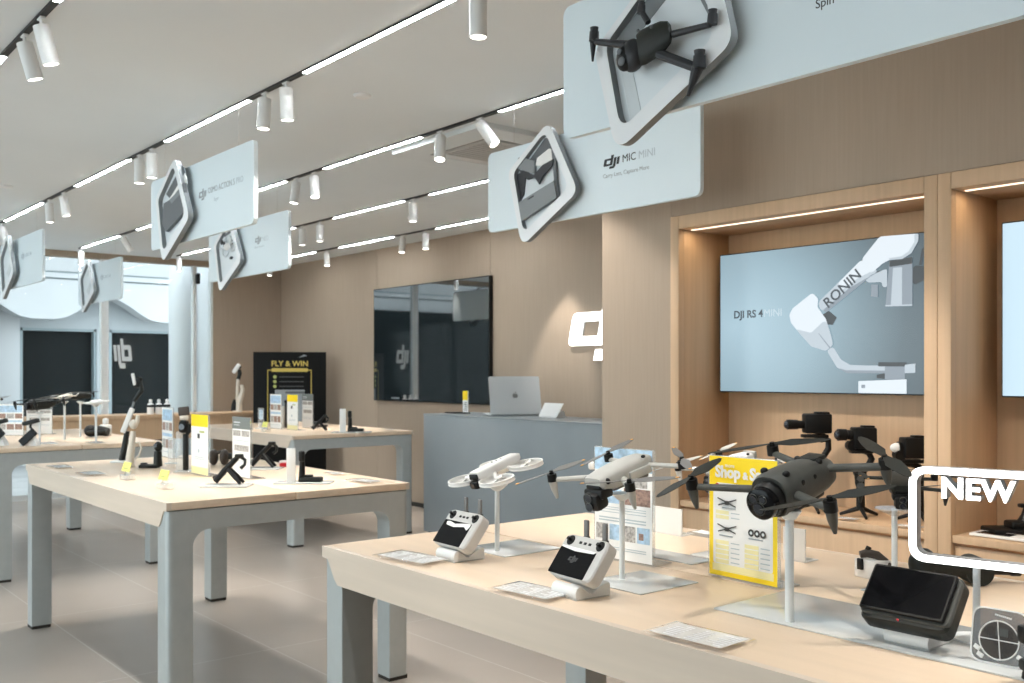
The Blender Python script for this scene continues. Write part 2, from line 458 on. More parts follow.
def track(x, y0, y1, lits, label):
    g = G().use('track_black')
    g.bx(x - .013, x + .013, y0, y1, CZ - .012, CZ - .0005)
    t = g.obj('lighting_track'); tag(t, label, 'track light')
    for a, b in lits:
        q = G().use('light_bar'); q.bx(x - .012, x + .012, a, b, CZ - .0126, CZ - .0122); q.obj('light_bar', t)
    return t
track(1.02, -2.6, 11.6, [(-1.4, -.3), (.05, 1.2), (2.73, 3.88), (4.70, 5.85), (7.0, 8.15), (9.3, 10.4)], 'ceiling light track crossing the top left corner of the picture')
track(2.14, -2.6, 11.6, [(-1.6, -.5), (.6, 1.75), (2.92, 4.075), (4.665, 5.81), (6.45, 7.62), (8.55, 9.78), (10.4, 11.4)], 'second ceiling light track from the left, its bright bar ending at the top picture edge')
track(3.25, 3.44, 11.45, [(3.46, 4.02), (4.755, 5.90), (6.47, 7.6), (8.4, 9.58), (10.13, 11.33)], 'ceiling light track running along the edge of the square air conditioner')
track(4.35, 3.9, 11.45, [(5.05, 6.245), (6.605, 7.73), (8.48, 9.6), (10.44, 11.27)], 'second ceiling light track from the wall with the big black screen')
track(5.42, 3.9, 11.6, [(6.45, 7.67), (8.425, 9.52), (10.06, 10.72)], 'ceiling light track nearest the wall with the big black screen')
S = spot
A_ = ', on the track second from the street windows'
S(1.02, 4.09, 'tilted white cylinder spotlight, upper of the pair in the top left picture corner', (0, -14))
S(1.02, 4.345, 'tilted white cylinder spotlight, lower of the pair in the top left picture corner', (0, -16))
S(2.14, 2.77, 'white cylinder spotlight at the top picture edge, left of the largest banner', (0, 0), 10)
S(2.14, 4.26, 'white cylinder spotlight, right one of the pair left of the largest bright bar', (0, -3), 9)
S(2.14, 4.485, 'white cylinder spotlight, left one of the pair left of the largest bright bar', (0, 3), 9)
S(2.14, 6.05, 'white spotlight, right of the pair just left of the banner with the dark box', (0, 0), 9)
S(2.14, 6.27, 'white spotlight, left of the pair just left of the banner with the dark box', (0, 0), 9)
S(2.14, 7.95, 'tilted white spotlight, right of the pair above the banner at the left edge', (0, -9), 9)
S(2.14, 8.35, 'white cylinder spotlight, left of the pair above the banner at the left edge', (0, -3), 9)
S(2.14, 9.95, 'white cylinder spotlight on the left edge of the picture above a banner', (0, -18), 9)
S(3.25, 4.19, 'white cylinder spotlight below the air conditioner tilted towards the wooden niches', (-34, -16), 14, cone=46)
S(3.25, 4.56, 'white spotlight below the air conditioner, its glowing lens turned to the camera', (-14, 12), 10)
S(3.25, 6.05, 'brightly glowing white spotlight, right of the pair right of the dark box banner', (-12, 4), 9)
S(3.25, 6.31, 'white spotlight seen edge on, left of the pair right of the dark box banner', (0, 8), 8)
S(3.25, 10.0, 'white spotlight tilted right, left of the dark box banner above the window', (0, -32), 8)
S(3.25, 11.39, 'stubby white spotlight at the far end of a track, above the farthest banner', (0, 0), 6)
S(4.35, 6.476, 'single white spotlight just below and left of the air conditioner', (0, 0), 8)
S(4.35, 7.99, 'white spotlight, right of the pair beside the banner with the small white drone', (0, 0), 8)
S(4.35, 8.33, 'white spotlight, left of the pair beside the banner with the small white drone', (0, 0), 8)
S(4.35, 11.39, 'stubby white spotlight at the far end of a track, above the white outdoor column', (0, 0), 6)
S(5.42, 7.85, 'white spotlight with glowing lens, right of the pair above the big black screen', (-6, 4), 9)
S(5.42, 8.246, 'white spotlight with glowing lens, left of the pair above the big black screen', (-8, 12), 9)
S(5.42, 9.795, 'single glowing white spotlight beside the lower corner of the small drone banner', (-10, 4), 9)
S(5.42, 11.2, 'white spotlight partly hidden under the lower banner with the small white drone', (0, 6), 5)
# unseen spots added to brighten the nearest table, the niches and the logo wall
S(2.14, 2.02, 'added white cylinder spotlight hidden behind the largest banner, over the nearest table', (8, -6), 24, cone=70)
S(2.14, .42, 'added white cylinder spotlight above the camera, over the near end of the nearest table', (0, 0), 20, cone=60)
S(1.02, 2.5, 'added white cylinder spotlight outside the picture, over the long edge of the nearest table', (-6, -20), 9, cone=66)
S(1.02, 1.36, 'added white cylinder spotlight outside the picture, over the middle of the nearest table', (2, -20), 8, cone=66)
S(2.14, .64, 'added white spotlight outside the picture, aimed at the wooden niches', (12, -34), 17, cone=50)
S(2.14, 2.2, 'added white spotlight hidden behind the largest banner, aimed at the shelf of the first niche', (0, -42), 26, cone=40)
S(5.42, 6.2, 'added white spotlight hidden behind the banners, aimed at the wall beside the lit logo', (8, -16), 12, cone=44)
# square air conditioner
t = thing('ceiling_air_conditioner', 'large square white air conditioner set into the ceiling behind two spotlights', 'air conditioner', (3.80, 4.74, CZ))
g = G().use('ceiling_paint')
g.ring_prism(rrect(.95, .95, .06), rrect(.60, .60, .02), -.03); g.obj('frame_panel', t, loc=(0, 0, 0))
g = G().use('grille'); g.bx(-.235, .235, -.235, .235, -.026, -.004, bev=.004)
for i in range(11): g.bx(-.22, .22, -.22 + i * .042, -.212 + i * .042, -.030, -.026)
g.obj('intake_grille', t)
g = G().use('slot_dark'); g.bx(-.30, .30, -.30, .30, -.012, -.002); g.obj('air_slot', t)
for a in range(4):
    q = G().use('white_paint'); q.box((0, .268, -.018), (.46, .052, .006), (R(-22), 0, 0), bev=.002); q.obj('vane', t, rot=(0, 0, a * PI / 2))
# recessed discs in the ceiling
for k, (x, y, r, lb) in enumerate(((2.55, 4.25, .045, 'small flat white disc on the ceiling between the two nearest light tracks'),
                                   (1.75, 8.0, .05, 'small flat white disc on the ceiling left of the banner with the grey box'),
                                   (4.9, 7.3, .05, 'small flat white disc on the ceiling beside the track near the black screen'))):
    g = G().use('white_paint'); g.lathe([(0, 0), (r, 0), (r, -.006), (r * .8, -.014), (0, -.016)], Matrix.Translation((x, y, CZ)))
    tag(g.obj('smoke_detector'), lb, 'smoke detector')
# ------------------------------------------------------------------ hanging banners
def banner(x, y0, y1, label, near=None, kind='drone', text=None, sub=None):
    # y1 is the far (left) end; origin at the middle of the panel
    yc = (y0 + y1) / 2; w = y1 - y0; h = .42; z0 = 2.167
    t = thing('hanging_banner', label, 'banner', (x, yc, z0))
    M = Matrix.Translation((-.011, 0, h / 2)) @ FACE
    g = G().use('banner_white'); g.prism(rrect(w, h, .035), -.022, M); p = g.obj('panel', t)
    for sy in (-1, 1):
        g = G().use('wire').cyl((0, sy * w * .36, h), (0, sy * w * .36, CZ - z0 - .0178), .0009, n=6); g.obj('hanging_wire', t)
    # text: local x = to the right along the face, measured from the left (far) end
    def face(xr, z): return Matrix.Translation((-.0114, w / 2 - xr, z - z0)) @ FACE
    if text:
        text(face, p)
    # diamond sign standing off the panel; outline in (right, up) from the panel's far end
    D = near or [(.235, 2.445), (.345, 2.055), (.755, 2.275), (.545, 2.645)]
    D = [(a, b - z0) for a, b in D]
    off = Matrix.Translation((-.04, w / 2, 0)) @ FACE
    outer = rpoly(D, .055, 6)
    i1 = [(a - .010, b + .012) for a, b in rpoly(offset_poly(D, .058), .045, 6)]
    g = G().use('print_mid'); g.ring_prism(outer, i1, .029, off); g.use('banner_edge'); g.ring_prism(outer, i1, .0012, off @ Matrix.Translation((0, 0, .029)))
    g.use('banner_ring'); g.prism(offset_poly(outer, .004), .004, off)
    c = sum((Vector(q) for q in D), Vector((0, 0))) / 4
    # shaded step of the recess, printed on its floor
    dm = g.obj('diamond_sign', t)
    return t, dm, off, D, c
def finish_sign(ret, shapes, extra=None):
    t, dm, off, D, c = ret
    g = G()
    for k, (m_, poly, h0, h1) in enumerate(shapes):
        g.use(m_).prism([(a, b - 2.167) for a, b in poly], h1 - h0, off @ Matrix.Translation((0, 0, h0)))
    if extra: extra(g, off)
    g.obj('product_print', dm)
    for a, b in ((-.06, .05), (.06, -.02)):
        q = G().use('banner_edge')
        q.cyl(off @ Vector((c.x + a, c.y + b, -.0285)), off @ Vector((c.x + a, c.y + b, .002)), .012, n=12)
        q.obj('standoff', dm)
def T3(parts):
    def f(F, p):
        for nm, items in parts:
            g = G()
            for it in items:
                if it[0] == 'logo': logo(g.use(it[1]), F(it[2], it[3]), .0335)
                else: g.use(it[1]).text(it[4], it[5], F(it[2], it[3]), fat=it[6] if len(it) > 6 else 0)
            g.obj(nm, p)
    return f
txt_mic = T3([('brand_logo', [('logo', 'ink', .865, 2.378)]), ('title_lettering', [('t', 'ink', .985, 2.380, 'MIC', .05), ('t', 'ink_pale', 1.085, 2.380, 'MINI', .05)]),
              ('subtitle_lettering', [('t', 'ink_mid', .862, 2.325, 'Carry Less, Capture More', .027)])])
txt_big = T3([('brand_logo', [('logo', 'ink', .865, 2.40)]), ('subtitle_lettering', [('t', 'ink', .92, 2.322, 'Spin', .032)])])
txt_action = T3([('brand_logo', [('logo', 'ink_mid', .745, 2.385)]), ('title_lettering', [('t', 'ink_mid', .87, 2.395, 'OSMO ACTION 5', .045), ('t', 'ink_pale', 1.235, 2.395, 'PRO', .045)]),
                 ('subtitle_lettering', [('t', 'ink_pale', .95, 2.345, 'Super', .028)])])
txt_small = T3([('brand_logo', [('logo', 'ink_mid', .875, 2.405)]), ('title_lettering', [('t', 'ink_pale', .995, 2.405, 'NEO', .05)]), ('subtitle_lettering', [('t', 'ink_pale', .87, 2.362, 'Fly As You Are', .026)])])
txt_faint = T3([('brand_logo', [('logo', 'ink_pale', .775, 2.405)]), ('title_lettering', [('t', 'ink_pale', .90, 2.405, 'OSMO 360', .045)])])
# 1 largest, with the dark drone
def drone_print(g, off):
    def P(a, b, h=.05): return off @ Vector((a, b - 2.167, h))
    g.use('print_dark')
    g.tube([P(.228, 2.404), P(.36, 2.360)], [.0095, .0125], 10)
    g.tube([P(.41, 2.443), P(.436, 2.404)], [.008, .009], 10)
    g.tube([P(.655, 2.338), P(.527, 2.347)], [.008, .010], 10)
    g.tube([P(.615, 2.232), P(.478, 2.305)], [.013, .015], 10)
    for a, b, s_ in ((.219, 2.424, 1), (.409, 2.449, .8), (.662, 2.352, .95), (.618, 2.25, 1.2)):
        g.tube([P(a, b - .016 * s_), P(a + .002, b + .012 * s_)], [.015 * s_, .014 * s_], 14)
        g.tube([P(a + .002, b + .012 * s_), P(a + .002, b + .024 * s_)], [.011 * s_, .013 * s_], 14)
    g.tube([P(.216, 2.405), P(.214, 2.349)], [.010, .003], 10); g.tube([P(.613, 2.235), P(.58, 2.166)], [.017, .004], 10)
    # fuselage, head ball
    g.use('dark_plastic')
    g.rings([[P(.40 + (.52 - .40) * t + .034 * w * math.cos(k) * .5 - .03 * w * math.sin(k) * .3, 2.335 + .022 * t + .048 * w * math.sin(k), .05 + .024 * w * math.cos(k)) for k in [2 * PI * i / 16 for i in range(16)]]
             for t, w in ((0, .95), (.15, 1.05), (.45, 1.02), (.75, .9), (.95, .66), (1.02, .35))])
    g.use('print_dark'); g.ell(P(.378, 2.325, .052), (.03, .042, .047)); g.use('black_plastic'); g.ell(P(.362, 2.318, .066), (.02, .03, .037))
    g.use('print_shade')
    for a, b, r in ((.358, 2.335, .009), (.366, 2.305, .013), (.43, 2.375, .005), (.48, 2.372, .005)): g.ell(P(a, b, .085), (.004, r, r))
r = banner(2.14, .87, 2.31, 'largest white hanging banner, nearest the camera, carrying a dark grey drone in a diamond sign', [(.2, 2.39), (.29, 2.065), (.715, 2.283), (.615, 2.68)], text=txt_big)
finish_sign(r, [('print_mid', [(.272, 2.403), (.284, 2.422), (.50, 2.565), (.57, 2.545), (.335, 2.386), (.316, 2.386)], .004, .006),
                ('print_light', [(.27, 2.397), (.316, 2.371), (.377, 2.14), (.335, 2.129), (.292, 2.295)], .004, .0056),
                ('print_mid', [(.578, 2.45), (.588, 2.45), (.657, 2.328), (.653, 2.313)], .004, .006),
                ('print_light', [(.377, 2.121), (.572, 2.224), (.575, 2.22), (.385, 2.113)], .004, .005)], drone_print)
# 2 microphones
r = banner(3.25, 2.666, 4.105, 'white hanging banner with small grey wireless microphones and case in its diamond sign', text=txt_mic)
finish_sign(r, [('print_shade', [(0.30, 2.43), (0.494, 2.577), (0.523, 2.572), (0.56, 2.50), (0.494, 2.50), (0.36, 2.41)], .004, .006),
                ('print_dark', [(0.275, 2.426), (0.328, 2.439), (0.353, 2.404), (0.338, 2.32), (0.313, 2.295), (0.283, 2.386)], .004, .010),
                ('print_light', [(0.36, 2.40), (.35, 2.30), (0.56, 2.355), (0.571, 2.463), (0.537, 2.516), (.449, 2.484)], .004, .008),
                ('print_mid', [(0.31, 2.507), (0.328, 2.511), (0.437, 2.472), (0.435, 2.409), (0.401, 2.419), (0.305, 2.455)], .01, .024),
                ('drone_white', [(0.449, 2.484), (0.537, 2.516), (0.571, 2.5), (0.571, 2.463), (0.494, 2.439), (0.437, 2.448)], .01, .018),
                ('print_dark', [(0.305, 2.452), (0.43, 2.402), (0.502, 2.442), (0.578, 2.457), (0.571, 2.428), (0.494, 2.383), (0.473, 2.350), (0.437, 2.391), (0.387, 2.385)], .018, .026),
                ('print_mid', [(0.305, 2.277), (0.585, 2.35), (0.605, 2.265), (0.335, 2.182)], .01, .030),
                ('print_shade', [(0.557, 2.516), (0.585, 2.516), (0.596, 2.358), (0.612, 2.269), (0.580, 2.343), (0.568, 2.437)], .01, .022),
                ('print_dark', [(0.391, 2.289), (0.437, 2.3), (0.44, 2.294), (0.394, 2.283)], .030, .031),
                ('print_mid', [(0.592, 2.455), (0.605, 2.444), (0.666, 2.338), (0.659, 2.328)], .004, .006)])
# 3 dark box
BOX = [('print_shade', [(0.345, 2.463), (0.585, 2.592), (0.62, 2.575), (0.655, 2.523), (0.394, 2.434)], .004, .006),
       ('drone_white', [(0.394, 2.418), (0.639, 2.538), (0.672, 2.495), (0.671, 2.472), (0.49, 2.405)], .006, .010),
       ('print_shade', [(0.363, 2.403), (0.49, 2.414), (0.664, 2.479), (0.68, 2.318), (0.398, 2.236), (0.345, 2.29)], .008, .028),
       ('print_mid', [(0.456, 2.412), (0.606, 2.446), (0.622, 2.424), (0.49, 2.386)], .028, .029)]
r = banner(2.14, 4.586, 6.03, 'white hanging banner with a dark grey box shape in its diamond sign, left of centre', text=txt_action)
finish_sign(r, BOX)
# 4 small white drone
def mini_print(g, off):
    def P(a, b, h=.03): return off @ Vector((a, b - 2.167, h))
    g.use('print_light')
    for a, b in ((.42, 2.43), (.60, 2.40), (.52, 2.46), (.47, 2.37)):
        g.tube([P(a + .055 * math.cos(2 * PI * k / 20), b + .035 * math.sin(2 * PI * k / 20), .03) for k in range(20)], .006, 6, close=True)
    g.use('drone_white'); g.ell(P(.50, 2.41, .03), (.016, .06, .03))
    g.use('print_dark'); g.ell(P(.41, 2.452, .035), (.01, .025, .02)); g.ell(P(.46, 2.43, .035), (.008, .012, .025)); g.ell(P(.535, 2.32, .012), (.006, .03, .012))
r = banner(3.25, 6.41, 7.83, 'white hanging banner with a small white drone in its diamond sign, partly behind another banner', text=txt_small)
finish_sign(r, [('print_shade', [(0.377, 2.51), (0.538, 2.552), (0.543, 2.532), (0.414, 2.489)], .004, .006),
                ('print_mid', [(0.51, 2.439), (0.565, 2.473), (0.672, 2.4), (0.646, 2.385), (0.579, 2.443), (0.538, 2.425)], .004, .012)], mini_print)
# 5, 6 far, with faint print
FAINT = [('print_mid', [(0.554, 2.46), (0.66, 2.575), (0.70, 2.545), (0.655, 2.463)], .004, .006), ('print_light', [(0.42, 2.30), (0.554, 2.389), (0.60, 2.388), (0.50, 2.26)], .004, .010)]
r = banner(2.14, 8.51, 9.95, 'white hanging banner cut by the left edge of the picture, with faint print', text=txt_faint); finish_sign(r, FAINT)
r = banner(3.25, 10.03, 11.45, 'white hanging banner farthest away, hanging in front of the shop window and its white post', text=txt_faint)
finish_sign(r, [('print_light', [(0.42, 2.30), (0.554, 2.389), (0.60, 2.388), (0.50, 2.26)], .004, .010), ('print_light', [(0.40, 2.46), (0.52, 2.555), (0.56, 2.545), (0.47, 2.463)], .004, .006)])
# ------------------------------------------------------------------ tables
TZ = .909
def table(x0, x1, y0, y1, label, top='table_wood', long_wall=False):
    t = thing('display_table', label, 'table', (x0, y0, 0))
    W = x1 - x0; Ln = y1 - y0; th = .031; lw = .105
    g = G().use('seam_dark'); g.bx(.03, W - .03, .03, Ln - .03, TZ - th - .004, TZ - .006)
    g.use('table_wood')
    xm = W * .49
    g.bx(.0188, xm - .003, 0, Ln, TZ - th, TZ, bev=.0015); g.bx(xm + .003, W - .0188, 0, Ln, TZ - th, TZ, bev=.0015)
    g.obj('table_top', t)
    for sx, name in ((0, 'a'), (1, 'b')):
        g = G().use('fascia_wood')
        X0 = -.002 if sx == 0 else W - .0185
        poly = [(0, TZ), (Ln, TZ), (Ln, TZ - th), (Ln - .033, TZ - th - .004), (Ln - .07, .822), (Ln - .09, .806), (.09, .806), (.07, .822), (.033, TZ - th - .004), (0, TZ - th)]
        MX = Matrix(((0, 0, 1, 0), (1, 0, 0, 0), (0, 1, 0, 0), (0, 0, 0, 1)))
        g.prism(poly, .0205, Matrix.Translation((X0, 0, 0)) @ MX)
        g.obj('side_fascia', t)
    for yy in (0, 1):
        # apron rail with filleted inner corners
        zt = TZ - th - .004; zb = zt - .082; r = .07
        pts = [(lw, zt), (lw, zb - r)]
        for k in range(9): a = PI - k * PI / 16; pts.append((lw + r + r * math.cos(a), zb - r + r * math.sin(a)))
        for k in range(9): a = PI / 2 - k * PI / 16; pts.append((W - lw - r + r * math.cos(a), zb - r + r * math.sin(a)))
        pts += [(W - lw, zb - r), (W - lw, zt)]
        g = G().use('leg_metal')
        Y = .003 if yy == 0 else Ln - .108
        # build as quads along the arch
        n = len(pts)
        rr = []
        g.prism(pts, .105, Matrix.Translation((0, Y, 0)) @ Matrix(((1, 0, 0, 0), (0, 0, 1, 0), (0, 1, 0, 0), (0, 0, 0, 1))))
        g.obj('apron_rail', t)
        for xx in (0, 1):
            g = G().use('leg_metal')
            X = 0.002 if xx == 0 else W - .002 - lw
            # outer corner rounded
            cx = [(0, 0), (lw, 0), (lw, lw), (0, lw)]
            rr = [.004] * 4; rr[(0 if xx == 0 else 1) if yy == 0 else (3 if xx == 0 else 2)] = .028
            poly = [(X + p[0], Y + p[1]) for p in rpoly(cx, rr, 5)]
            g.prism(poly, zt - .018, Matrix.Translation((0, 0, .018)))
            l = g.obj('leg', t)
            f = G().use('seam_dark'); f.bx(X + .004, X + lw - .004, Y + .004, Y + lw - .004, 0, .018); f.obj('foot', l)
    return t
table(1.42, 2.50, .42, 2.59, 'nearest light wood table, with big drones and controllers on white stands')
table(1.41, 2.545, 3.82, 5.97, 'light wood table in the middle of the room, holding stick cameras and phone gimbals')
table(1.53, 2.675, 7.30, 9.46, 'light wood table at the left picture edge, crowded with drones on white poles')
table(3.70, 4.87, 7.25, 9.40, 'light wood table far back left of the grey counter, by the black poster board')
# ------------------------------------------------------------------ wooden display niches
def niche(y1, label):
    # y1 = far side; unit is 1.319 wide
    t = thing('display_niche', label, 'display cabinet', (3.6, y1, 0))
    W = 1.317; D = .37; zt = 2.168; fr = .051; zs = .815
    def q(name, *b, m='niche_wood', parent=t, bev=.0015):
        g = G().use(m); g.bx(*b, bev=bev); return g.obj(name, parent)
    q('frame_stile', -.012, .03, -fr, 0, .0, zt); q('frame_stile', -.012, .03, -W, -W + fr, .0, zt)
    q('frame_header', -.012, .03, -W + fr + .001, -fr - .001, zt - .062, zt)
    q('side_panel', .031, D, -fr + .001, -fr + .021, zs - .2, zt - .03); q('side_panel', .031, D, -W + fr - .021, -W + fr - .001, zs - .2, zt - .03)
    q('back_panel', D + .001, D + .016, -W + .02, -.02, zs - .2, zt - .02)
    q('top_panel', .031, D, -W + fr, -fr, zt - .062, zt - .045)
    q('shelf', -.004, D, -W + fr + .001, -fr - .001, zs - .028, zs)
    q('base_panel', .012, .028, -W + fr + .001, -fr - .001, .08, zs - .04); q('plinth', .03, .05, -W + fr, -fr, 0, .08, m='seam_dark')
    g = G().use('niche_led'); g.bx(.055, .068, -W + fr + .02, -fr - .02, zt - .066, zt - .0625); g.obj('led_strip', t)
    l = bpy.data.lights.new('niche_led', 'AREA'); l.shape = 'RECTANGLE'; l.size = .02; l.size_y = 1.15; l.energy = .9; l.color = (1, .77, .50)
    o = bpy.data.objects.new('niche_led', l); COL.objects.link(o); o.parent = t; o.location = (.062, -W / 2, zt - .068); o.rotation_euler = (0, 0, 0)
    return t
niche(3.137, 'wooden wall niche with black camera gimbals on its shelf')
niche(1.818, 'wooden wall niche cut by the right picture edge, a small black stand inside')
# lit screens in the niches
def scr_mat():
    m = bpy.data.materials.new('screen_picture'); m.use_nodes = True
    nt = m.node_tree; N = nt.nodes; L = nt.links; b = N['Principled BSDF']
    tc = N.new('ShaderNodeTexCoord'); mp = N.new('ShaderNodeMapping')
    mp.inputs['Location'].default_value = (0, -.40, .02); mp.inputs['Scale'].default_value = (0, .80, 1.0)
    gr = N.new('ShaderNodeTexGradient'); gr.gradient_type = 'SPHERICAL'
    rp = N.new('ShaderNodeValToRGB'); e = rp.color_ramp.elements
    e[0].position = .0; e[0].color = (.03, .04, .048, 1); e[1].position = 1; e[1].color = (.42, .585, .68, 1)
    k = e.new(.30); k.color = (.095, .135, .16, 1); k2 = e.new(.65); k2.color = (.29, .42, .49, 1)
    L.new(tc.outputs['Object'], mp.inputs[0]); L.new(mp.outputs[0], gr.inputs[0]); L.new(gr.outputs[1], rp.inputs[0])
    b.inputs['Base Color'].default_value = (.01, .01, .01, 1); b.inputs['Roughness'].default_value = .25
    L.new(rp.outputs[0], b.inputs['Emission Color']); b.inputs['Emission Strength'].default_value = .55
    MATS['screen_picture'] = m
scr_mat()
def emat(name, c, s=.66): mat(name, (.01, .01, .01), .3, emit=s, ecol=c)
emat('scr_white', (.62, .68, .73)); emat('scr_lite', (.42, .48, .53)); emat('scr_mid', (.22, .26, .30)); emat('scr_dark', (.035, .04, .045)); emat('scr_ink', (.04, .05, .06)); emat('scr_pale', (.46, .56, .62)); emat('scr_sky', (.50, .66, .76))
t = thing('wall_screen', 'lit screen in the wooden niche picturing a white camera gimbal', 'screen', (3.85, 2.465, 1.6625))
g = G().use('black_plastic'); g.bx(.001, .035, -.583, .583, -.335, .335, bev=.003); g.bx(.03, .119, -.2, .2, -.15, .15); g.obj('housing', t)
g = G().use('screen_picture'); g.bx(-.001, .002, -.578, .578, -.330, .330); p = g.obj('picture', t)
SH = [('scr_lite', [(2.456, 1.52), (2.424, 1.537), (2.385, 1.479), (2.34, 1.455), (2.253, 1.452), (2.174, 1.452), (2.174, 1.419), (2.253, 1.419), (2.353, 1.419), (2.404, 1.444)]),
      ('scr_mid', [(2.36, 1.432), (2.174, 1.430), (2.174, 1.419), (2.253, 1.419), (2.353, 1.419), (2.404, 1.444)]),
      ('scr_mid', [(2.178, 1.448), (2.089, 1.447), (2.089, 1.394), (2.178, 1.393)]), ('scr_dark', [(2.215, 1.412), (2.178, 1.42), (2.178, 1.395), (2.215, 1.398)]),
      ('scr_dark', [(2.208, 1.466), (2.081, 1.464), (2.081, 1.447), (2.208, 1.448)]),
      ('scr_lite', [(2.089, 1.454), (2.043, 1.459), (2.043, 1.421), (2.089, 1.419)]),
      ('scr_white', [(2.3, 1.385), (2.081, 1.394), (2.081, 1.334), (2.3, 1.334)]), ('scr_mid', [(2.286, 1.37), (2.268, 1.37), (2.268, 1.355), (2.286, 1.355)]),
      ('scr_dark', [(2.49, 1.673), (2.443, 1.695), (2.404, 1.664), (2.424, 1.632), (2.47, 1.637)]),
      ('scr_dark', [(2.055, 1.865), (1.998, 1.855), (1.994, 1.812), (2.013, 1.795), (2.046, 1.783), (2.055, 1.795)]),
      ('scr_dark', [(2.027, 1.863), (2.013, 1.932), (2.005, 1.928), (2.016, 1.86)]),
      ('scr_mid', [(2.156, 1.891), (2.055, 1.898), (2.055, 1.697), (2.174, 1.7)]),
      ('scr_lite', [(2.14, 1.86), (2.10, 1.86), (2.10, 1.70), (2.15, 1.70)]),
      ('scr_dark', [(2.156, 1.891), (2.055, 1.898), (2.055, 1.871), (2.156, 1.865)]), ('scr_lite', [(2.055, 1.703), (2.055, 1.697), (2.174, 1.7), (2.174, 1.706)]),
      ('scr_dark', [(2.23, 1.845), (2.19, 1.855), (2.19, 1.83), (2.23, 1.83)]),
      ('scr_lite', [(2.271, 1.825), (2.186, 1.854), (2.166, 1.858), (2.166, 1.781), (2.186, 1.782), (2.19, 1.805), (2.253, 1.806)]),
      ('scr_mid', [(2.238, 1.797), (2.208, 1.795), (2.208, 1.742), (2.238, 1.746)]),
      ('scr_lite', [(2.494, 1.736), (2.284, 1.907), (2.204, 1.85), (2.247, 1.834), (2.456, 1.695), (2.486, 1.702)]),
      ('scr_white', [(2.40, 1.81), (2.284, 1.907), (2.224, 1.865), (2.25, 1.848), (2.30, 1.83), (2.38, 1.78)]),
      ('scr_mid', [(2.34, 1.79), (2.204, 1.85), (2.247, 1.828), (2.456, 1.688), (2.47, 1.70)]),
      ('scr_white', [(2.284, 1.907), (2.204, 1.992), (2.192, 1.997), (2.027, 1.992), (2.029, 1.96), (2.058, 1.914), (2.098, 1.893), (2.156, 1.894), (2.186, 1.882), (2.241, 1.842)]),
      ('scr_lite', [(2.046, 1.992), (2.027, 1.992), (2.029, 1.96), (2.058, 1.914), (2.098, 1.893), (2.156, 1.894), (2.156, 1.902), (2.10, 1.905), (2.07, 1.922), (2.044, 1.96)]),
      ('scr_white', [(2.645, 1.686), (2.626, 1.716), (2.523, 1.781), (2.494, 1.75), (2.499, 1.715), (2.456, 1.66), (2.43, 1.584), (2.42, 1.543), (2.456, 1.518), (2.53, 1.539), (2.591, 1.6), (2.636, 1.65)]),
      ('scr_lite', [(2.61, 1.62), (2.53, 1.60), (2.456, 1.66), (2.43, 1.584), (2.42, 1.543), (2.456, 1.518), (2.53, 1.539), (2.591, 1.6)]),
      ('scr_mid', [(2.494, 1.597), (2.490, 1.597), (2.43, 1.53), (2.437, 1.528)])]
def scr_print(g, k, poly): g.prism(rpoly([(2.465 - y, z - 1.6625) for y, z in poly], .022 if len(poly) > 5 else .003, 5), .0004, Matrix.Translation((-.0012 - k * .00025, 0, 0)) @ FACE)
g = G()
for k, (m_, poly) in enumerate(SH): scr_print(g.use(m_), k, poly)
M0 = Matrix.Translation((-.009, -.01, .0495)) @ FACE @ Matrix.Rotation(R(38.5), 4, 'Z')
g.use('scr_ink').text('RONIN', .066, M0 @ Matrix.Translation((.003, -.012, 0)), fat=.001)
def sf(y, z): return Matrix.Translation((-.002, y - 2.465, z - 1.6625)) @ FACE
g.text('DJI RS 4', .05, sf(2.962, 1.684), fat=.001); g.use('scr_pale').text('MINI', .05, sf(2.790, 1.684))
g.obj('picture_gimbal', p)
t = thing('wall_screen', 'lit pale blue screen cut by the right edge of the picture', 'screen', (3.85, 1.125, 1.6625))
g = G().use('black_plastic'); g.bx(.001, .035, -.573, .573, -.335, .335, bev=.003); g.bx(.03, .119, -.2, .2, -.15, .15); g.obj('housing', t)
g = G().use('scr_sky'); g.bx(-.001, .002, -.568, .568, -.330, .330); g.obj('picture', t)
# big dark wall screen
t = thing('wall_screen', 'large switched-off black screen on the brown wall, mirroring the shop windows', 'screen', (5.87, 8.413, 1.735))
g = G().use('black_plastic'); g.bx(-.045, -.002, -1.048, 1.048, -.622, .622, bev=.004); g.obj('housing', t)
g = G().use('tv_glass'); g.bx(-.0462, -.044, -1.038, 1.038, -.612, .612); g.obj('screen_glass', t)
g = G().use('print_mid'); g.bx(-.0466, -.0462, .52, .68, -.595, -.578); g.obj('maker_badge', t)
# lit logo on the wall
g = G().use('white_paint'); logo(g, face_at(5.869, 6.285, 1.655), .285, .018); g.use('logo_lit'); logo(g, face_at(5.848, 6.285, 1.655), .285, .0022)
tag(g.obj('lit_wall_logo'), 'large glowing white logo on the brown wall, cut off by the pillar', 'sign')
# ------------------------------------------------------------------ cash counter
t = thing('cash_counter', 'plain grey cash counter in front of the brown wall', 'counter', (4.95, 4.4, 0))
g = G().use('counter_grey'); g.bx(0, .03, 0, 2.80, .02, 1.045, bev=.002); g.obj('front_panel', t)
g = G().use('counter_grey'); g.bx(-.002, .56, 0, 2.802, 1.046, 1.06, bev=.002); g.obj('counter_top', t)
g = G().use('counter_grey'); g.bx(.031, .55, 2.77, 2.80, .02, 1.045); g.bx(.031, .55, 0, .03, .02, 1.045); g.obj('end_panel', t)
g = G().use('seam_dark'); g.bx(.03, .5, .03, 2.77, 0, .02); g.obj('plinth', t)
CT = 1.0605
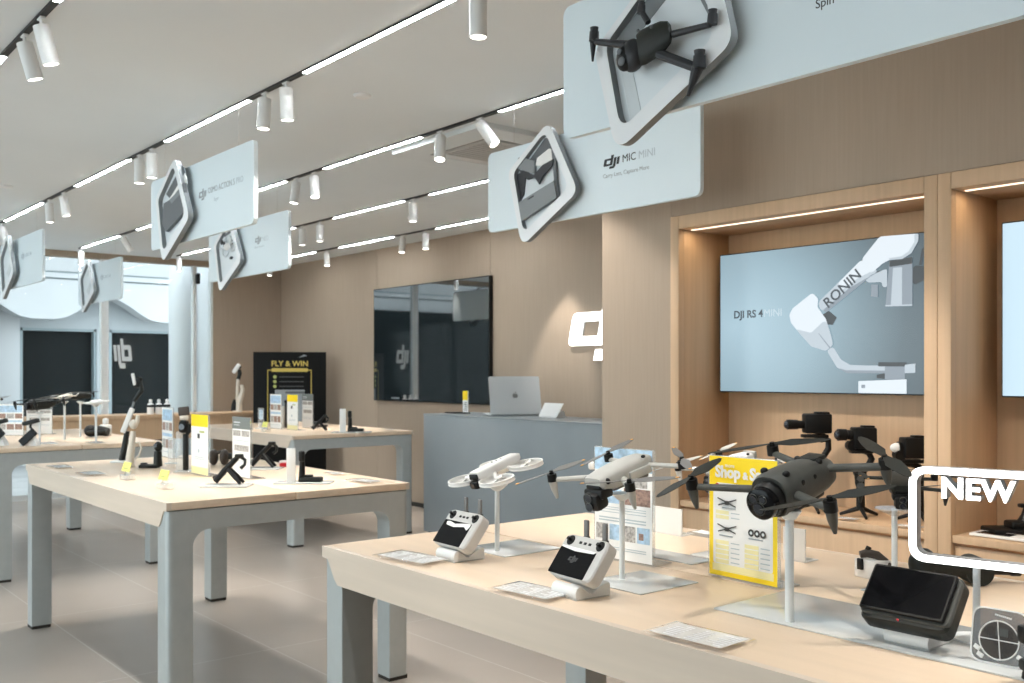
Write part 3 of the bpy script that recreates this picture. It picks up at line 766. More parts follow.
# laptop, lid towards us
t = thing('laptop', 'open silver laptop with its lid turned to the shop on the grey counter', 'laptop', (5.27, 6.30, CT), (0, 0, R(64)), scale=1.1)
g = G().use('aluminium'); g.box((.15, 0, .008), (.27, .40, .014), bev=.004); g.obj('base', t)
lid = G().use('aluminium'); lid.prism(rrect(.40, .30, .012), .006, Matrix.Translation((0, 0, .150)) @ FACE); lo = lid.obj('lid', t, loc=(.0, 0, .012), rot=(0, R(17), 0))
g = G().use('aluminium_mark')
ap = [(0, -.022), (.012, -.024), (.020, -.012), (.0215, .002), (.012, .016), (0, .012), (-.012, .016), (-.0215, .002), (-.020, -.012), (-.012, -.024)]
g.prism(rpoly(ap, .006, 3), .0004, Matrix.Translation((-.0062, 0, .150)) @ FACE); g.prism([(0, .019), (.008, .019), (.009, .029), (.001, .027)], .0004, Matrix.Translation((-.0062, 0, .150)) @ FACE)
g.obj('lid_mark', lo)
g = G().use('black_gloss'); g.prism(rrect(.39, .28, .006), .0006, Matrix.Translation((.0066, 0, .151)) @ FACE); g.obj('screen', lo)
# payment terminal / tablet stand
t = thing('payment_tablet', 'low white tablet on a slanted stand right of the silver laptop', 'tablet', (5.22, 5.85, CT), 0)
g = G().use('stand_white'); g.prism([(0, 0), (.12, 0), (.10, .055), (.075, .055)], .17, Matrix.Translation((0, .085, 0)) @ Matrix(((1, 0, 0, 0), (0, 0, -1, 0), (0, 1, 0, 0), (0, 0, 0, 1)))); g.obj('stand', t)
g = G().use('drone_white'); g.box((.035, 0, .062), (.008, .22, .13), (0, R(32), 0), bev=.003); g.obj('tablet', t)
t = thing('card_stand', 'small yellow and white card in an upright holder left of the laptop on the counter', 'card', (5.22, 6.94, CT), 0)
g = G().use('black_plastic'); g.box((0, 0, .006), (.05, .075, .012), bev=.003); g.obj('holder_foot', t)
g = G().use('sheet_white'); g.bx(-.004, .004, -.036, .036, .012, .2); g.use('sheet_yellow'); g.bx(-.0046, -.004, -.036, .036, .12, .2); g.use('ink'); 
for k in range(5): g.bx(-.0048, -.004, -.024, .016 - .004 * (k % 3), .03 + k * .016, .036 + k * .016)
g.obj('card', t)
g = G().use('black_plastic'); g.box((5.2, 7.06, CT + .006), (.12, .17, .011), bev=.003)
tag(g.obj('counter_pad'), 'flat black pad lying on the grey counter left of the yellow card', 'mat')
# ------------------------------------------------------------------ window ledge with three bottles
t = thing('window_ledge', 'long low wooden ledge running under the shop window', 'shelf', (1.0, 11.2, 0))
g = G().use('niche_wood'); g.bx(0, 4.85, 0, .5, .90, .945, bev=.003); g.obj('ledge_top', t)
g = G().use('niche_wood'); g.bx(0, 4.85, .02, .05, .66, .899); g.obj('front_panel', t)
g = G().use('leg_metal'); 
for x in (.1, 2.3, 4.7): g.bx(x - .04, x + .04, .1, .4, 0, .90)
g.obj('support', t)
def bottle(x, y, label):
    t = thing('white_bottle', label, 'bottle', (x, y, .945))
    g = G().use('bottle_white'); g.lathe([(0, 0), (.036, 0), (.038, .004), (.038, .10), (.036, .115), (.016, .13), (.016, .14), (0, .14)], n=20); g.obj('bottle_body', t)
    g = G().use('black_plastic'); g.lathe([(.0383, .082), (.0385, .083), (.0385, .108), (.0375, .110)], n=20); g.obj('label_band', t)
    g = G().use('bottle_white'); g.lathe([(0, .14), (.018, .14), (.018, .165), (.012, .172), (0, .172)], n=16); g.obj('cap', t)
for k, x in enumerate((3.99, 4.085, 4.18)): bottle(x, 11.32, ('leftmost', 'middle', 'rightmost')[k] + ' of the three white bottles with a black band on the window ledge')
# ------------------------------------------------------------------ black poster board
t = thing('poster_board', 'tall black poster board reading FLY & WIN, standing in the corner', 'poster', (5.30, 10.45, 0), VIEW + R(8))
FY = Matrix(((1, 0, 0, 0), (0, 0, -1, 0), (0, 1, 0, 0), (0, 0, 0, 1)))   # local XY -> XZ, facing -Y
def fy(x, z, d=-.0205): return Matrix.Translation((x, d, z)) @ FY
g = G().use('board_black'); g.bx(-.415, .415, -.02, .02, .02, 1.665, bev=.003); b = g.obj('board', t)
g = G().use('black_plastic'); g.box((0, .0, .01), (.8, .3, .02), bev=.004); g.obj('foot', t)
g = G().use('gold_print'); g.text('FLY & WIN', .088, fy(0, 1.50), align='CENTER', fat=.002)
g.prism(rrect(.42, .042, .02), .001, fy(0, 1.455)); g.bx(-.255, -.247, -.0215, -.0205, .6, 1.455); g.bx(.241, .249, -.0215, -.0205, .6, 1.455); g.bx(-.255, -.2, -.0215, -.0205, 1.449, 1.457); g.bx(.2, .249, -.0215, -.0205, 1.449, 1.457)
g.use('ink_mid')
g.prism([(.1, 0), (.2, .02), (.16, .035)], .001, fy(0, 1.60))
for k in range(3):
    g.use('olive_print'); g.cyl((-.17, -.0215, 1.375 - k * .055), (-.17, -.0205, 1.375 - k * .055), .02, n=18)
    g.use('slot_dark'); g.bx(-.12, .16, -.0212, -.0205, 1.368 - k * .055, 1.381 - k * .055)
g.use('ink_mid'); g.bx(-.17, .17, -.0215, -.0205, .75, 1.225); g.use('print_shade'); g.bx(-.05, .17, -.022, -.0215, 1.18, 1.205)
g.obj('poster_print', b)
# ------------------------------------------------------------------ drones
def sup(hw, hh, n=20, e=2.6):
    out = []
    for k in range(n):
        a = 2 * PI * k / n; c, s_ = math.cos(a), math.sin(a)
        out.append((hw * math.copysign(abs(c) ** (2 / e), c), hh * math.copysign(abs(s_) ** (2 / e), s_)))
    return out
def fuselage(g, secs, e=2.6):
    return g.rings([[Vector((x, a, zc + b)) for a, b in sup(hw, hh, 22, e)] for x, hw, hh, zc in secs])
def blade(g, L, w, tilt=8, droop=0.):
    prof = [(.0, .35), (.12, .55), (.3, 1.0), (.6, .86), (.88, .55), (1.0, .18)]
    rr = []
    for t, ww in prof:
        a = R(tilt * (1 - .5 * t)); hw = w * ww / 2; x = .006 + L * t; z = droop * t * t
        rr.append([Vector((x, -hw * math.cos(a), z - hw * math.sin(a))), Vector((x, hw * math.cos(a), z + hw * math.sin(a))),
                   Vector((x, hw * math.cos(a), z + hw * math.sin(a) + .0012)), Vector((x, -hw * math.cos(a), z - hw * math.sin(a) + .0012))])
    return g.rings(rr)
def drone(label, loc, rot, sp, name='camera_drone', scale=None):
    t = thing(name, label, 'drone', loc, rot, scale=scale)
    B, Dk = sp['mat'], sp['dark']
    g = G().use(B); fuselage(g, sp['secs'], sp.get('e', 2.6))
    g.use(Dk)
    for c, r_ in sp.get('eyes', []): g.ell(c, r_, u=12, v=8)
    for b in sp.get('boxes', []):
        g.use(b[0]); g.box(b[1], b[2], b[3] if len(b) > 3 else None, bev=.004)
    g.obj('fuselage', t)
    for fn in sp['camera']: fn(t)
    for i, (root, hub, r0, r1, blades, leg) in enumerate(sp['arms']):
        g = G().use(B); g.tube([root, tuple(Vector(root).lerp(Vector(hub), .5)), hub], [r0, (r0 + r1) / 2, r1], 12, flat=.8)
        if leg:
            h = Vector(hub); g.tube([h + Vector((0, 0, .002)), h + Vector((-.002, 0, -leg * .5)), h + Vector((-.006, 0, -leg))], [sp['mr'] * .95, sp['mr'] * .7, sp['mr'] * .28], 12)
        a = g.obj('arm', t)
        g = G().use('black_plastic'); hb = Vector(hub); mr, mh = sp['mr'], sp['mh']
        g.cyl(hb + Vector((0, 0, -.004)), hb + Vector((0, 0, mh)), mr, mr * .96, 18); g.cyl(hb + Vector((0, 0, mh)), hb + Vector((0, 0, mh + .006)), mr * .5, n=12)
        g.obj('motor', a)
        g = G(); top = hb + Vector((0, 0, mh + .005))
        for ang, L, w, dr in blades:
            g.T = Matrix.Translation(top) @ Matrix.Rotation(R(ang), 4, 'Z')
            g.use(sp['blade']); blade(g, L, w, sp.get('pitch', 12), dr)
            if sp.get('tip'): g.use('orange_mark'); g.box((L * .99, 0, .001 + dr), (.008, w * .26, .0018))
        g.T = Matrix.Identity(4); g.use('black_plastic').cyl(top + Vector((0, 0, -.003)), top + Vector((0, 0, .004)), mr * .42, n=12)
        g.obj('propeller', a)
    return t
def cam_ball(t):
    g = G().use('black_plastic'); g.ell((.094, 0, -.007), (.036, .040, .041), u=24, v=16); g.obj('camera_ball', t)
    c = t.children[-1] if False else None
    g = G().use('black_gloss'); g.lathe([(0, .010), (.028, .010), (.035, .006), (.037, -.012), (.033, -.022), (0, -.022)], Matrix.Translation((.122, 0, -.008)) @ Matrix.Rotation(R(90), 4, 'Y'), 28)
    g.use('lens_glass')
    for y, z, r_ in ((0, -.016, .013), (-.012, .006, .009), (.012, .007, .008)): g.cyl((.131, y, z), (.136, y, z), r_, r_ * .9, 18)
    g.use('graphite')
    for y, z, r_ in ((0, -.016, .0145), (-.012, .006, .0105), (.012, .007, .0095)): g.tube([Vector((.134, y + r_ * math.cos(2 * PI * k / 18), z + r_ * math.sin(2 * PI * k / 18))) for k in range(18)], .0009, 6, close=True)
    g.obj('camera_lens', t)
MAVIC = dict(mat='graphite', dark='black_plastic', blade='dark_plastic', tip=False, mr=.0145, mh=.019, pitch=10,
    secs=[(.088, .037, .037, -.004), (.092, .0455, .0455, -.004), (.08, .0495, .049, -.004), (.045, .051, .049, -.004), (0, .049, .047, -.006), (-.05, .047, .044, -.010), (-.09, .044, .040, -.013), (-.118, .038, .034, -.015), (-.132, .026, .024, -.015)], e=2.5,
    eyes=[((.06, -.028, .042), (.009, .009, .008)), ((.06, .028, .042), (.009, .009, .008)), ((-.07, .028, .026), (.008, .008, .007)), ((-.07, -.028, .026), (.008, .008, .007)), ((.03, .048, .014), (.007, .004, .007)), ((-.02, .046, .010), (.006, .004, .006))],
    boxes=[('dark_plastic', (-.085, 0, .026), (.05, .045, .012), (0, R(-4), 0)), ('black_plastic', (-.128, .0, -.014), (.012, .05, .03)), ('dark_plastic', (-.02, 0, -.052), (.12, .055, .012))],
    camera=[cam_ball],
    arms=[((.055, -.042, -.005), (.135, -.175, .012), .011, .009, [(4, .125, .034, 0), (184, .12, .034, 0)], .055),
          ((.055, .042, -.005), (.135, .175, .012), .012, .010, [(-36, .14, .036, .004), (140, .13, .034, 0)], .055),
          ((-.09, -.036, .004), (-.145, -.145, .002), .010, .009, [(-44, .150, .036, 0), (120, .13, .034, 0)], 0),
          ((-.09, .036, .004), (-.145, .145, .002), .012, .011, [(-132, .15, .042, 0), (48, .14, .034, 0)], .05)])
PITCH = 20
def tilt(p, yaw): return (0, R(p), R(yaw))
drone('large dark grey drone with a ball shaped camera, on the thick white pole', (1.756, 1.201, 1.194), (R(-2.5), R(15.5), R(181)), MAVIC, scale=.933)
def cam_air(t):
    g = G().use('black_plastic'); g.box((.085, 0, -.020), (.045, .062, .026), bev=.008)
    g.box((.098, 0, -.036), (.045, .050, .046), (0, R(8), 0), bev=.012); g.obj('camera_gimbal', t)
    g = G().use('lens_glass'); g.cyl((.118, 0, -.025), (.124, 0, -.025), .010, n=18); g.cyl((.119, 0, -.046), (.125, 0, -.046), .010, n=18)
    g.use('graphite'); g.tube([Vector((.1235, .0105 * math.cos(2 * PI * k / 16), -.025 + .0105 * math.sin(2 * PI * k / 16))) for k in range(16)], .0012, 6, close=True)
    g.tube([Vector((.1245, .0105 * math.cos(2 * PI * k / 16), -.046 + .0105 * math.sin(2 * PI * k / 16))) for k in range(16)], .0012, 6, close=True)
    g.obj('camera_lens', t)
AIR = dict(mat='drone_grey', dark='black_plastic', blade='drone_grey_dark', tip=True, mr=.0125, mh=.015, pitch=12,
    secs=[(.100, .026, .009, .010), (.092, .033, .016, .006), (.06, .037, .023, .004), (.01, .038, .026, .006), (-.05, .036, .025, .008), (-.082, .031, .021, .010), (-.096, .022, .014, .012)], e=4.2,
    eyes=[((.082, -.034, .010), (.006, .009, .008)), ((.082, .034, .010), (.006, .009, .008)), ((-.06, .028, .032), (.006, .006, .004))],
    boxes=[('drone_grey_dark', (-.092, 0, .010), (.014, .044, .022)), ('black_plastic', (.088, 0, -.004), (.03, .046, .012)), ('drone_grey_dark', (-.01, 0, -.018), (.13, .05, .014)), ('drone_grey', (-.03, .038, .0), (.08, .012, .022))],
    camera=[cam_air],
    arms=[((.03, -.038, .0), (.11, -.132, .008), .009, .0075, [(176, .11, .024, 0), (-4, .11, .024, 0)], .05),
          ((.03, .038, .0), (.11, .132, .008), .009, .0075, [(-62, .115, .024, 0), (118, .115, .024, 0)], .05),
          ((-.07, -.034, .008), (-.092, -.125, .004), .008, .0075, [(11, .125, .024, 0), (191, .125, .024, 0)], 0),
          ((-.07, .034, .008), (-.092, .125, .004), .008, .0075, [(-131, .12, .024, 0), (49, .11, .024, 0)], 0)])
drone('light grey drone with a black camera, on a white pole before the photo sheet', (1.767, 1.707, 1.167), tilt(12.5, 181), AIR)
# ring guarded white drone
def flip_drone(label, loc, rot, scale=None, m='drone_white', dark='black_plastic'):
    t = thing('ring_guard_drone', label, 'drone', loc, rot, scale=scale)
    g = G().use(m); fuselage(g, [(.098, .018, .008, .026), (.092, .022, .014, .022), (.04, .024, .018, .022), (-.04, .024, .018, .026), (-.09, .022, .015, .03), (-.104, .015, .009, .032)], 5)
    g.use('cream'); g.box((-.01, .024, .008), (.06, .006, .012), bev=.002); g.box((-.01, -.024, .008), (.06, .006, .012), bev=.002)
    g.use('print_mid')
    for k in range(3): g.cyl((.01 - k * .02, .0, .0425), (.01 - k * .02, 0, .0445), .003, n=10)
    g.obj('fuselage', t)
    g = G().use(dark); g.box((.098, 0, .020), (.010, .036, .018), bev=.004); g.box((.095, 0, -.004), (.028, .036, .026), (0, R(10), 0), bev=.008); g.use('lens_glass'); g.cyl((.108, 0, -.004), (.112, 0, -.005), .009, n=16); g.obj('camera_gimbal', t)
    for sx, sy in ((.072, -.07), (.072, .07), (-.070, .066), (-.070, -.066)):
        c = Vector((sx, sy, .002 if sx > 0 else .012)); r_ = .054
        g = G().use(m)
        for dz in (-.005, .005): g.tube([c + Vector((r_ * math.cos(2 * PI * k / 32), r_ * math.sin(2 * PI * k / 32), dz)) for k in range(32)], .0026, 8, close=True)
        g.lathe([(r_ + .001, -.005), (r_ + .001, .005), (r_ - .001, .005), (r_ - .001, -.005)], Matrix.Translation(c), 32)
        for k in range(3):
            a = 2 * PI * k / 3 + .4; g.tube([c + Vector((0, 0, -.006)), c + Vector((r_ * math.cos(a), r_ * math.sin(a), -.006))], .0018, 6)
        d = Vector((sx * .35, sy * .25, .012)); g.tube([d, c + Vector((0, 0, -.004))], [.008, .006], 8)
        ring = g.obj('ring_guard', t)
        g = G().use('drone_grey'); g.cyl(c + Vector((0, 0, -.006)), c + Vector((0, 0, .004)), .008, n=14)
        for a in (25, 205):
            g.T = Matrix.Translation(c + Vector((0, 0, .004))) @ Matrix.Rotation(R(a), 4, 'Z'); g.use(m); blade(g, .042, .016, 14)
        g.T = Matrix.Identity(4); g.obj('propeller', ring)
    return t
flip_drone('white drone with four round propeller guards on a white pole', (1.784, 2.221, 1.125), (R(4), R(12), R(187)), .92)
# small dark drone behind
MINI = dict(AIR); MINI.update(mat='dark_plastic', blade='dark_plastic', dark='black_gloss',
    boxes=[('black_plastic', (-.104, 0, .018), (.014, .05, .026)), ('black_plastic', (.088, 0, -.004), (.03, .046, .012)), ('black_plastic', (-.01, 0, -.018), (.13, .05, .014)), ('orange_mark', (.05, .04, -.01), (.008, .004, .004))])
drone('small dark drone on a white pole behind the glowing sign, beside the large dark drone', (2.21, 1.215, 1.152), tilt(6, 215), MINI, scale=.70)
# pale drone behind the yellow sheet
WHT = dict(AIR); WHT.update(mat='drone_white', blade='drone_grey', dark='black_plastic', boxes=[('drone_grey', (-.104, 0, .018), (.014, .05, .026))])
drone('white drone half hidden behind the yellow price sheet', (2.24, 1.735, 1.155), tilt(10, 178), WHT, scale=.85)
# poles
def pole(label, x, y, top, r=.007, plate=None, cradle=(.03, .02), name='drone_stand', z0=TZ):
    t = thing(name, label, 'stand', (x, y, z0))
    g = G().use('pole_white'); g.cyl((0, 0, .003 if plate else .0), (0, 0, top - z0), r, n=18); g.obj('pole', t)
    g = G().use('clear_acrylic' if cradle[0] > .04 else 'pole_white'); g.lathe([(0, -.02), (r * 1.4, -.018), (cradle[0], -.002), (cradle[0], 0), (0, 0)], Matrix.Translation((0, 0, top - z0 + .0005)), 20); g.obj('cradle', t)
    if plate:
        x0, x1, y0, y1 = plate; g = G().use('acrylic_plate'); g.bx(x0 - x, x1 - x, y0 - y, y1 - y, 0, .003, bev=.001); g.obj('base_plate', t)
    return t
pole('white pole with a grey base plate under the white ring guard drone', 1.753, 2.181, 1.102, plate=(1.715, 1.93, 2.10, 2.295))
pole('white pole with a grey base plate under the light grey drone', 1.753, 1.689, 1.124, plate=(1.665, 1.87, 1.545, 1.73))
pole('thick white pole under the large dark drone', 1.712, 1.178, 1.135, r=.009, cradle=(.024, .02))
bpy.data.objects['drone_stand.002'].location.z = TZ + .0045
pole('white pole with a clear cup under the small dark drone', 2.19, 1.215, 1.098, r=.007, cradle=(.045, .02), plate=(2.10, 2.28, 1.12, 1.25))
pole('white pole hidden behind the yellow price sheet, under the white drone', 2.24, 1.73, 1.12, r=.007, plate=(2.14, 2.34, 1.65, 1.80))
g = G().use('acrylic_plate'); g.bx(1.687, 1.952, .46, 1.352, TZ + .0003, TZ + .0042, bev=.001)
tag(g.obj('acrylic_sheet'), 'long grey translucent sheet under the large dark drone and the biggest controller', 'mat')
g = G().use('acrylic_plate'); g.bx(2.03, 2.13, 1.70, 1.93, TZ + .0003, TZ + .0033, bev=.001)
tag(g.obj('acrylic_sheet'), 'small grey translucent sheet left of the yellow price sheet', 'mat')
# ------------------------------------------------------------------ controllers on their stands
def controller(label, loc, rx, rz, s, strip=False):
    t = thing('drone_controller', label, 'controller', loc, (R(rx), 0, R(rz)), scale=s)
    g = G().use('controller_grey'); W, H = .170, .116
    g.prism(rrect(W, H, .022), -.036, Matrix.Identity(4), bev=.004); g.bx(-.06, .06, -.04, .03, -.046, -.034, bev=.005)
    g.obj('housing', t)
    g = G().use('black_gloss'); g.prism(rrect(.138, .076, .004), .0012, Matrix.Translation((-.011, -.017, 0))); sc = g.obj('screen', t)
    if strip:  # wavy white strip, else a thin one, at the top of the screen
        g = G().use('drone_white')
        pts = [(-.066, .016), (-.06, .005), (-.02, .001), (.03, .008), (.05, -.002), (.056, .012), (.055, .021), (.02, .018), (-.02, .012), (-.05, .018)]
        g.prism(rpoly(pts, .004, 3), .0006, Matrix.Translation((0, 0, .0012))); g.obj('screen_strip', sc)
    else:
        g = G().use('drone_white'); g.prism([(-.078, .019), (-.02, .013), (.05, .016), (.058, .022), (-.076, .0235)], .0006, Matrix.Translation((0, 0, .0012))); g.obj('screen_strip', sc)
        g = G().use('slot_dark'); logo(g, Matrix.Translation((-.03, -.014, .0011)), .011); g.obj('screen_logo', sc)
    for sx in (-1, 1):
        g = G().use('black_plastic'); g.lathe([(0, .0015), (.013, .0015), (.014, 0), (.014, -.004), (0, -.004)], Matrix.Translation((sx * .058, .040, 0)), 20)
        g.cyl((sx * .058, .040, .001), (sx * .058, .040, .012), .004, .005, 12); g.obj('control_stick', t)
    for k in range(3):
        g = G().use('black_plastic'); g.bx(-.022 + k * .018, -.012 + k * .018, .035, .042, 0, .0014, bev=.0006); g.obj('button', t)
    for sx in (-.022, .05):
        g = G(); g.T = Matrix.Translation((sx, .052, -.018)) @ Matrix.Rotation(R(90 - rx), 4, 'X')
        g.use('drone_grey_dark').box((0, .032, 0), (.015, .046, .009), bev=.003); g.use('black_plastic'); g.box((0, .006, 0), (.018, .016, .013), bev=.003)
        g.obj('antenna', t)
    return t
def stand(label, loc, rz, w=.09):
    t = thing('controller_stand', label, 'stand', loc, rz)
    prof = [(.0, 0), (.052, 0), (.060, .006), (.062, .016), (.055, .024), (.046, .024), (.040, .018), (.016, .010), (-.02, .044), (-.045, .044), (-.05, 0)]
    # profile (forward, up); forward = -Y of the stand
    MM = Matrix(((0, 0, 1, 0), (-1, 0, 0, 0), (0, 1, 0, 0), (0, 0, 0, 1)))
    g = G().use('stand_white'); 
    for q in ([(0, 0), (.044, 0), (.050, .007), (.051, .017), (.046, .027), (.037, .031), (.030, .027), (.012, .013), (.0, .010)], [(-.05, 0), (0.001, 0), (.001, .012), (-.026, .027), (-.045, .032), (-.05, .028)]):
        g.prism(q, w, Matrix.Translation((-w / 2, 0, 0)) @ MM)
    g.obj('stand_body', t)
    g = G().use('drone_grey'); g.bx(-w / 2 - .001, w / 2 + .001, -.05, .046, 0.0002, .003); g.obj('foot_pad', t)
    return t
controller('grey controller with two aerials and white film, under the ring guard drone', (1.599, 2.164, .994), 52.7, -92.9, .942, strip=True)
stand('white stand holding the grey controller under the ring guard drone', (1.612, 2.168, TZ), R(-92.9))
controller('grey controller with two aerials and a logo on screen, under the light grey drone', (1.55, 1.633, .998), 53, -95, .925)
stand('white stand holding the grey controller under the light grey drone', (1.563, 1.637, TZ), R(-95))
t = thing('screen_controller', 'largest black controller with a big dark screen, on the grey sheet at the right', 'controller', (1.726, .931, 1.0135), (R(49.2), 0, R(-88.4)), scale=.912)
g = G().use('dark_plastic'); g.prism(rrect(.186, .128, .02), -.040, Matrix.Translation((.004, -.006, -.010)), bev=.006); g.bx(-.06, .06, -.06, .0, -.056, -.048, bev=.004)
g.use('graphite'); g.prism(rrect(.188, .110, .016), -.012, Matrix.Translation((.004, -.004, -.006)), bev=.003); g.obj('housing', t)
g = G().use('black_plastic'); g.prism(rrect(.176, .106, .006), .010, Matrix.Translation((0, 0, -.006)), bev=.002); l = g.obj('screen_bezel', t)
g = G().use('black_gloss'); g.prism(rrect(.166, .096, .003), .0008, Matrix.Translation((0, 0, .004))); g.obj('screen', l)
g = G().use('red_plastic'); g.cyl((-.002, -.0635, -.006), (-.002, -.0635, -.0015), .0022, n=10); g.obj('status_light', t)
stand('white stand holding the largest black controller', (1.770, .934, TZ + .0045), R(-88.4), .085)
bpy.data.objects['controller_stand.002'].scale = (1, 1, .86)
# ------------------------------------------------------------------ clear price blocks lying flat
def price_block(label, x, y, rz, w=.21, d=.11):
    t = thing('price_card', label, 'price card', (x, y, TZ), rz, group=None)
    g = G().use('film_clear'); g.bx(-d / 2, d / 2, -w / 2, w / 2, .0003, .0091, bev=.001); g.obj('acrylic_block', t)
    g = G().use('card_film'); g.bx(-d * .42, d * .42, -w * .44, w * .44, .0092, .0095); g.use('print_faint')
    rnd = random.Random(int(y * 100))
    for i in range(7):
        for j in range(3):
            y0 = -w * .40 + j * w * .28; g.bx(-d * .34 + i * d * .10, -d * .30 + i * d * .10, y0, y0 + w * (.08 + .14 * rnd.random()), .0095, .00965)
    g.obj('printed_card', t)
price_block('clear price card lying in front of the leftmost grey controller', 1.498, 2.235, R(8))
price_block('clear price card lying in front of the middle grey controller', 1.482, 1.712, R(6), .19)
price_block('clear price card nearest the camera, lying in front of the large dark drone', 1.473, 1.218, R(3), .19)
# ------------------------------------------------------------------ upright printed sheets
def sheet(name, label, x, y, style, rz=0, w=.21, h=.297, z0=TZ, cat='information board'):
    t = thing(name, label, cat, (x, y, z0), rz)
    g = G().use('clear_acrylic'); g.bx(-.004, .004, -w / 2 - .004, w / 2 + .004, .004, h + .008); g.bx(-.004, .075, -w / 2 - .004, w / 2 + .004, 0, .004); g.obj('acrylic_holder', t)
    g = G(); F0 = Matrix.Translation((-.0043, 0, .006)) @ FACE
    k = [0]
    def r(m_, x0, x1, z0_, z1, rad=0):
        k[0] += 1; g.use(m_); a, b = (x0 + x1) / 2 * w, (z0_ + z1) / 2 * h
        poly = rrect((x1 - x0) * w, (z1 - z0_) * h, rad) if rad else [(-(x1 - x0) * w / 2, -(z1 - z0_) * h / 2), ((x1 - x0) * w / 2, -(z1 - z0_) * h / 2), ((x1 - x0) * w / 2, (z1 - z0_) * h / 2), (-(x1 - x0) * w / 2, (z1 - z0_) * h / 2)]
        g.prism(poly, .0003 + .00006 * k[0], F0 @ Matrix.Translation((a, b, 0)))
    style(g, r, F0, w, h)
    g.obj('printed_sheet', t)
    return t
def st_photo(g, r, F, w, h):
    r('sheet_white', -.5, .5, 0, 1); r('photo_sky', -.5, .5, .80, 1); r('photo_people', -.05, .42, .66, .78)
    r('ink_pale', -.42, -.12, .72, .735); r('ink_pale', -.42, -.2, .68, .69)
    r('photo_sky', -.47, -.02, .50, .63); r('photo_rock', .02, .47, .50, .65)
    for z in (.46, .44, .415): r('ink_pale', -.42, .40, z, z + .006)
    for z in (.36, .335): r('ink_pale', -.42, .40, z, z + .012)
    for i, m_ in enumerate(('photo_people', 'photo_sky', 'photo_people', 'photo_sky')): r(m_, -.47 + i * .24, -.26 + i * .24, .17, .31)
    r('photo_rock', .28, .36, .2, .26)
    for z in (.10, .08): r('ink_pale', -.42, .40, z, z + .006)
sheet('photo_board', 'white upright information sheet with photos, behind the light grey drone', 1.925, 1.848, st_photo, R(4), .20, .30)
def st_shop(g, r, F, w, h):
    r('sheet_yellow', -.5, .5, 0, 1); r('sheet_pale_yellow', -.45, .45, .04, .1); r('sheet_white', -.44, .44, .10, .75, .006); r('sheet_white', -.38, .44, .70, .78)
    k = .003
    g.use('sheet_white'); T = lambda x, z: F @ Matrix.Translation((x * w, z * h, k))
    g.text('Shop', .040, T(-.40, .83), fat=.0016); g.text('&', .024, T(.02, .83), fat=.001); g.text('Save', .040, T(.12, .83), fat=.0016)
    g.text('more', .014, T(-.25, .915))
    g.use('red_plastic').text('O', .016, T(-.40, .735), fat=.001)
    for x, z, s_ in ((-.22, .62, .26), (-.22, .40, .30)):
        g.use('slot_dark'); c = F @ Matrix.Translation((x * w, z * h, k))
        g.prism([(-.006, -.006), (.006, -.006), (.008, .004), (-.008, .004)], .0003, c)
        for sx in (-1, 1):
            g.prism([(sx * .006, 0), (sx * .03, .008), (sx * .03, .011), (sx * .006, .004)], .0003, c); g.prism([(sx * .006, -.004), (sx * .028, -.010), (sx * .028, -.007), (sx * .006, 0)], .0003, c)
    g.use('slot_dark')
    for i in range(3): g.cyl(F @ Vector((.14 * w + i * .018, .40 * h, k)), F @ Vector((.14 * w + i * .018, .40 * h, k + .0003)), .009, n=14)
    for i in range(3):
        g.use('print_light'); g.cyl(F @ Vector((.14 * w + i * .018, .40 * h, k)), F @ Vector((.14 * w + i * .018, .40 * h, k + .0004)), .004, n=10)
    for x0 in (-.40, .04):
        for z in (.53, .49, .28, .24, .20, .16, .12):
            if x0 > 0 and z > .3: continue
            r('sheet_pale_yellow', x0, x0 + .2, z - .012, z + .018); r('ink_pale', x0 + .23, x0 + .36, z, z + .008)
    for x0, z in ((-.34, .335), (.1, .345), (-.30, .57)): r('ink_mid', x0, x0 + .2, z, z + .01)
sheet('price_sheet', 'yellow and white upright price sheet behind the large dark drone', 1.963, 1.482, st_shop, R(-3))
# white cards behind
def white_card(label, x, y, w, h, rz=0):
    t = thing('blank_card', label, 'card', (x, y, TZ), rz)
    g = G().use('stand_white'); g.bx(-.002, .002, -w / 2, w / 2, .002, h); g.bx(-.002, .06, -w / 2, w / 2, 0, .003); g.obj('card', t)
    g = G().use('drone_grey'); g.bx(.01, .05, -w * .35, w * .35, .0031, .004); g.obj('card_foot', t)
white_card('plain white upright card between the photo sheet and the yellow price sheet', 2.36, 2.075, .12, .085)
white_card('plain white upright card behind the pole of the large dark drone', 2.29, 1.56, .07, .09)
g = G().use('clear_acrylic'); g.bx(2.40, 2.47, 1.93, 2.03, TZ + .0003, TZ + .010, bev=.002); g.use('sheet_white'); g.bx(2.41, 2.46, 1.94, 2.02, TZ + .0102, TZ + .0106); 
tag(g.obj('price_card'), 'small clear price card at the niche side of the nearest table', 'price card')
# tiny white ornament like drone far left behind the light grey drone
t = thing('folded_drone', 'small white folded drone standing upright behind the light grey drone', 'drone', (2.36, 2.33, TZ), VIEW)
g = G().use('pole_white'); g.cyl((.02, 0, .003), (.02, 0, .14), .005, n=12); g.box((.02, 0, .0015), (.07, .07, .003)); g.obj('pole', t)
g = G().use('drone_white'); g.box((.03, 0, .165), (.045, .05, .06), bev=.008); g.use('brown_plastic'); g.box((.03, -.0255, .17), (.02, .002, .026), bev=.0008); g.obj('fuselage', t)
g = G().use('drone_white'); g.box((-.02, 0, .185), (.07, .03, .02), (0, R(18), 0), bev=.006); g.box((-.062, 0, .20), (.02, .03, .026), bev=.006); g.box((-.005, 0, .21), (.012, .02, .05), bev=.004); g.box((.012, 0, .207), (.01, .02, .035), bev=.004); g.box((-.012, 0, .160), (.03, .02, .014), bev=.004); g.obj('folded_arms', t)
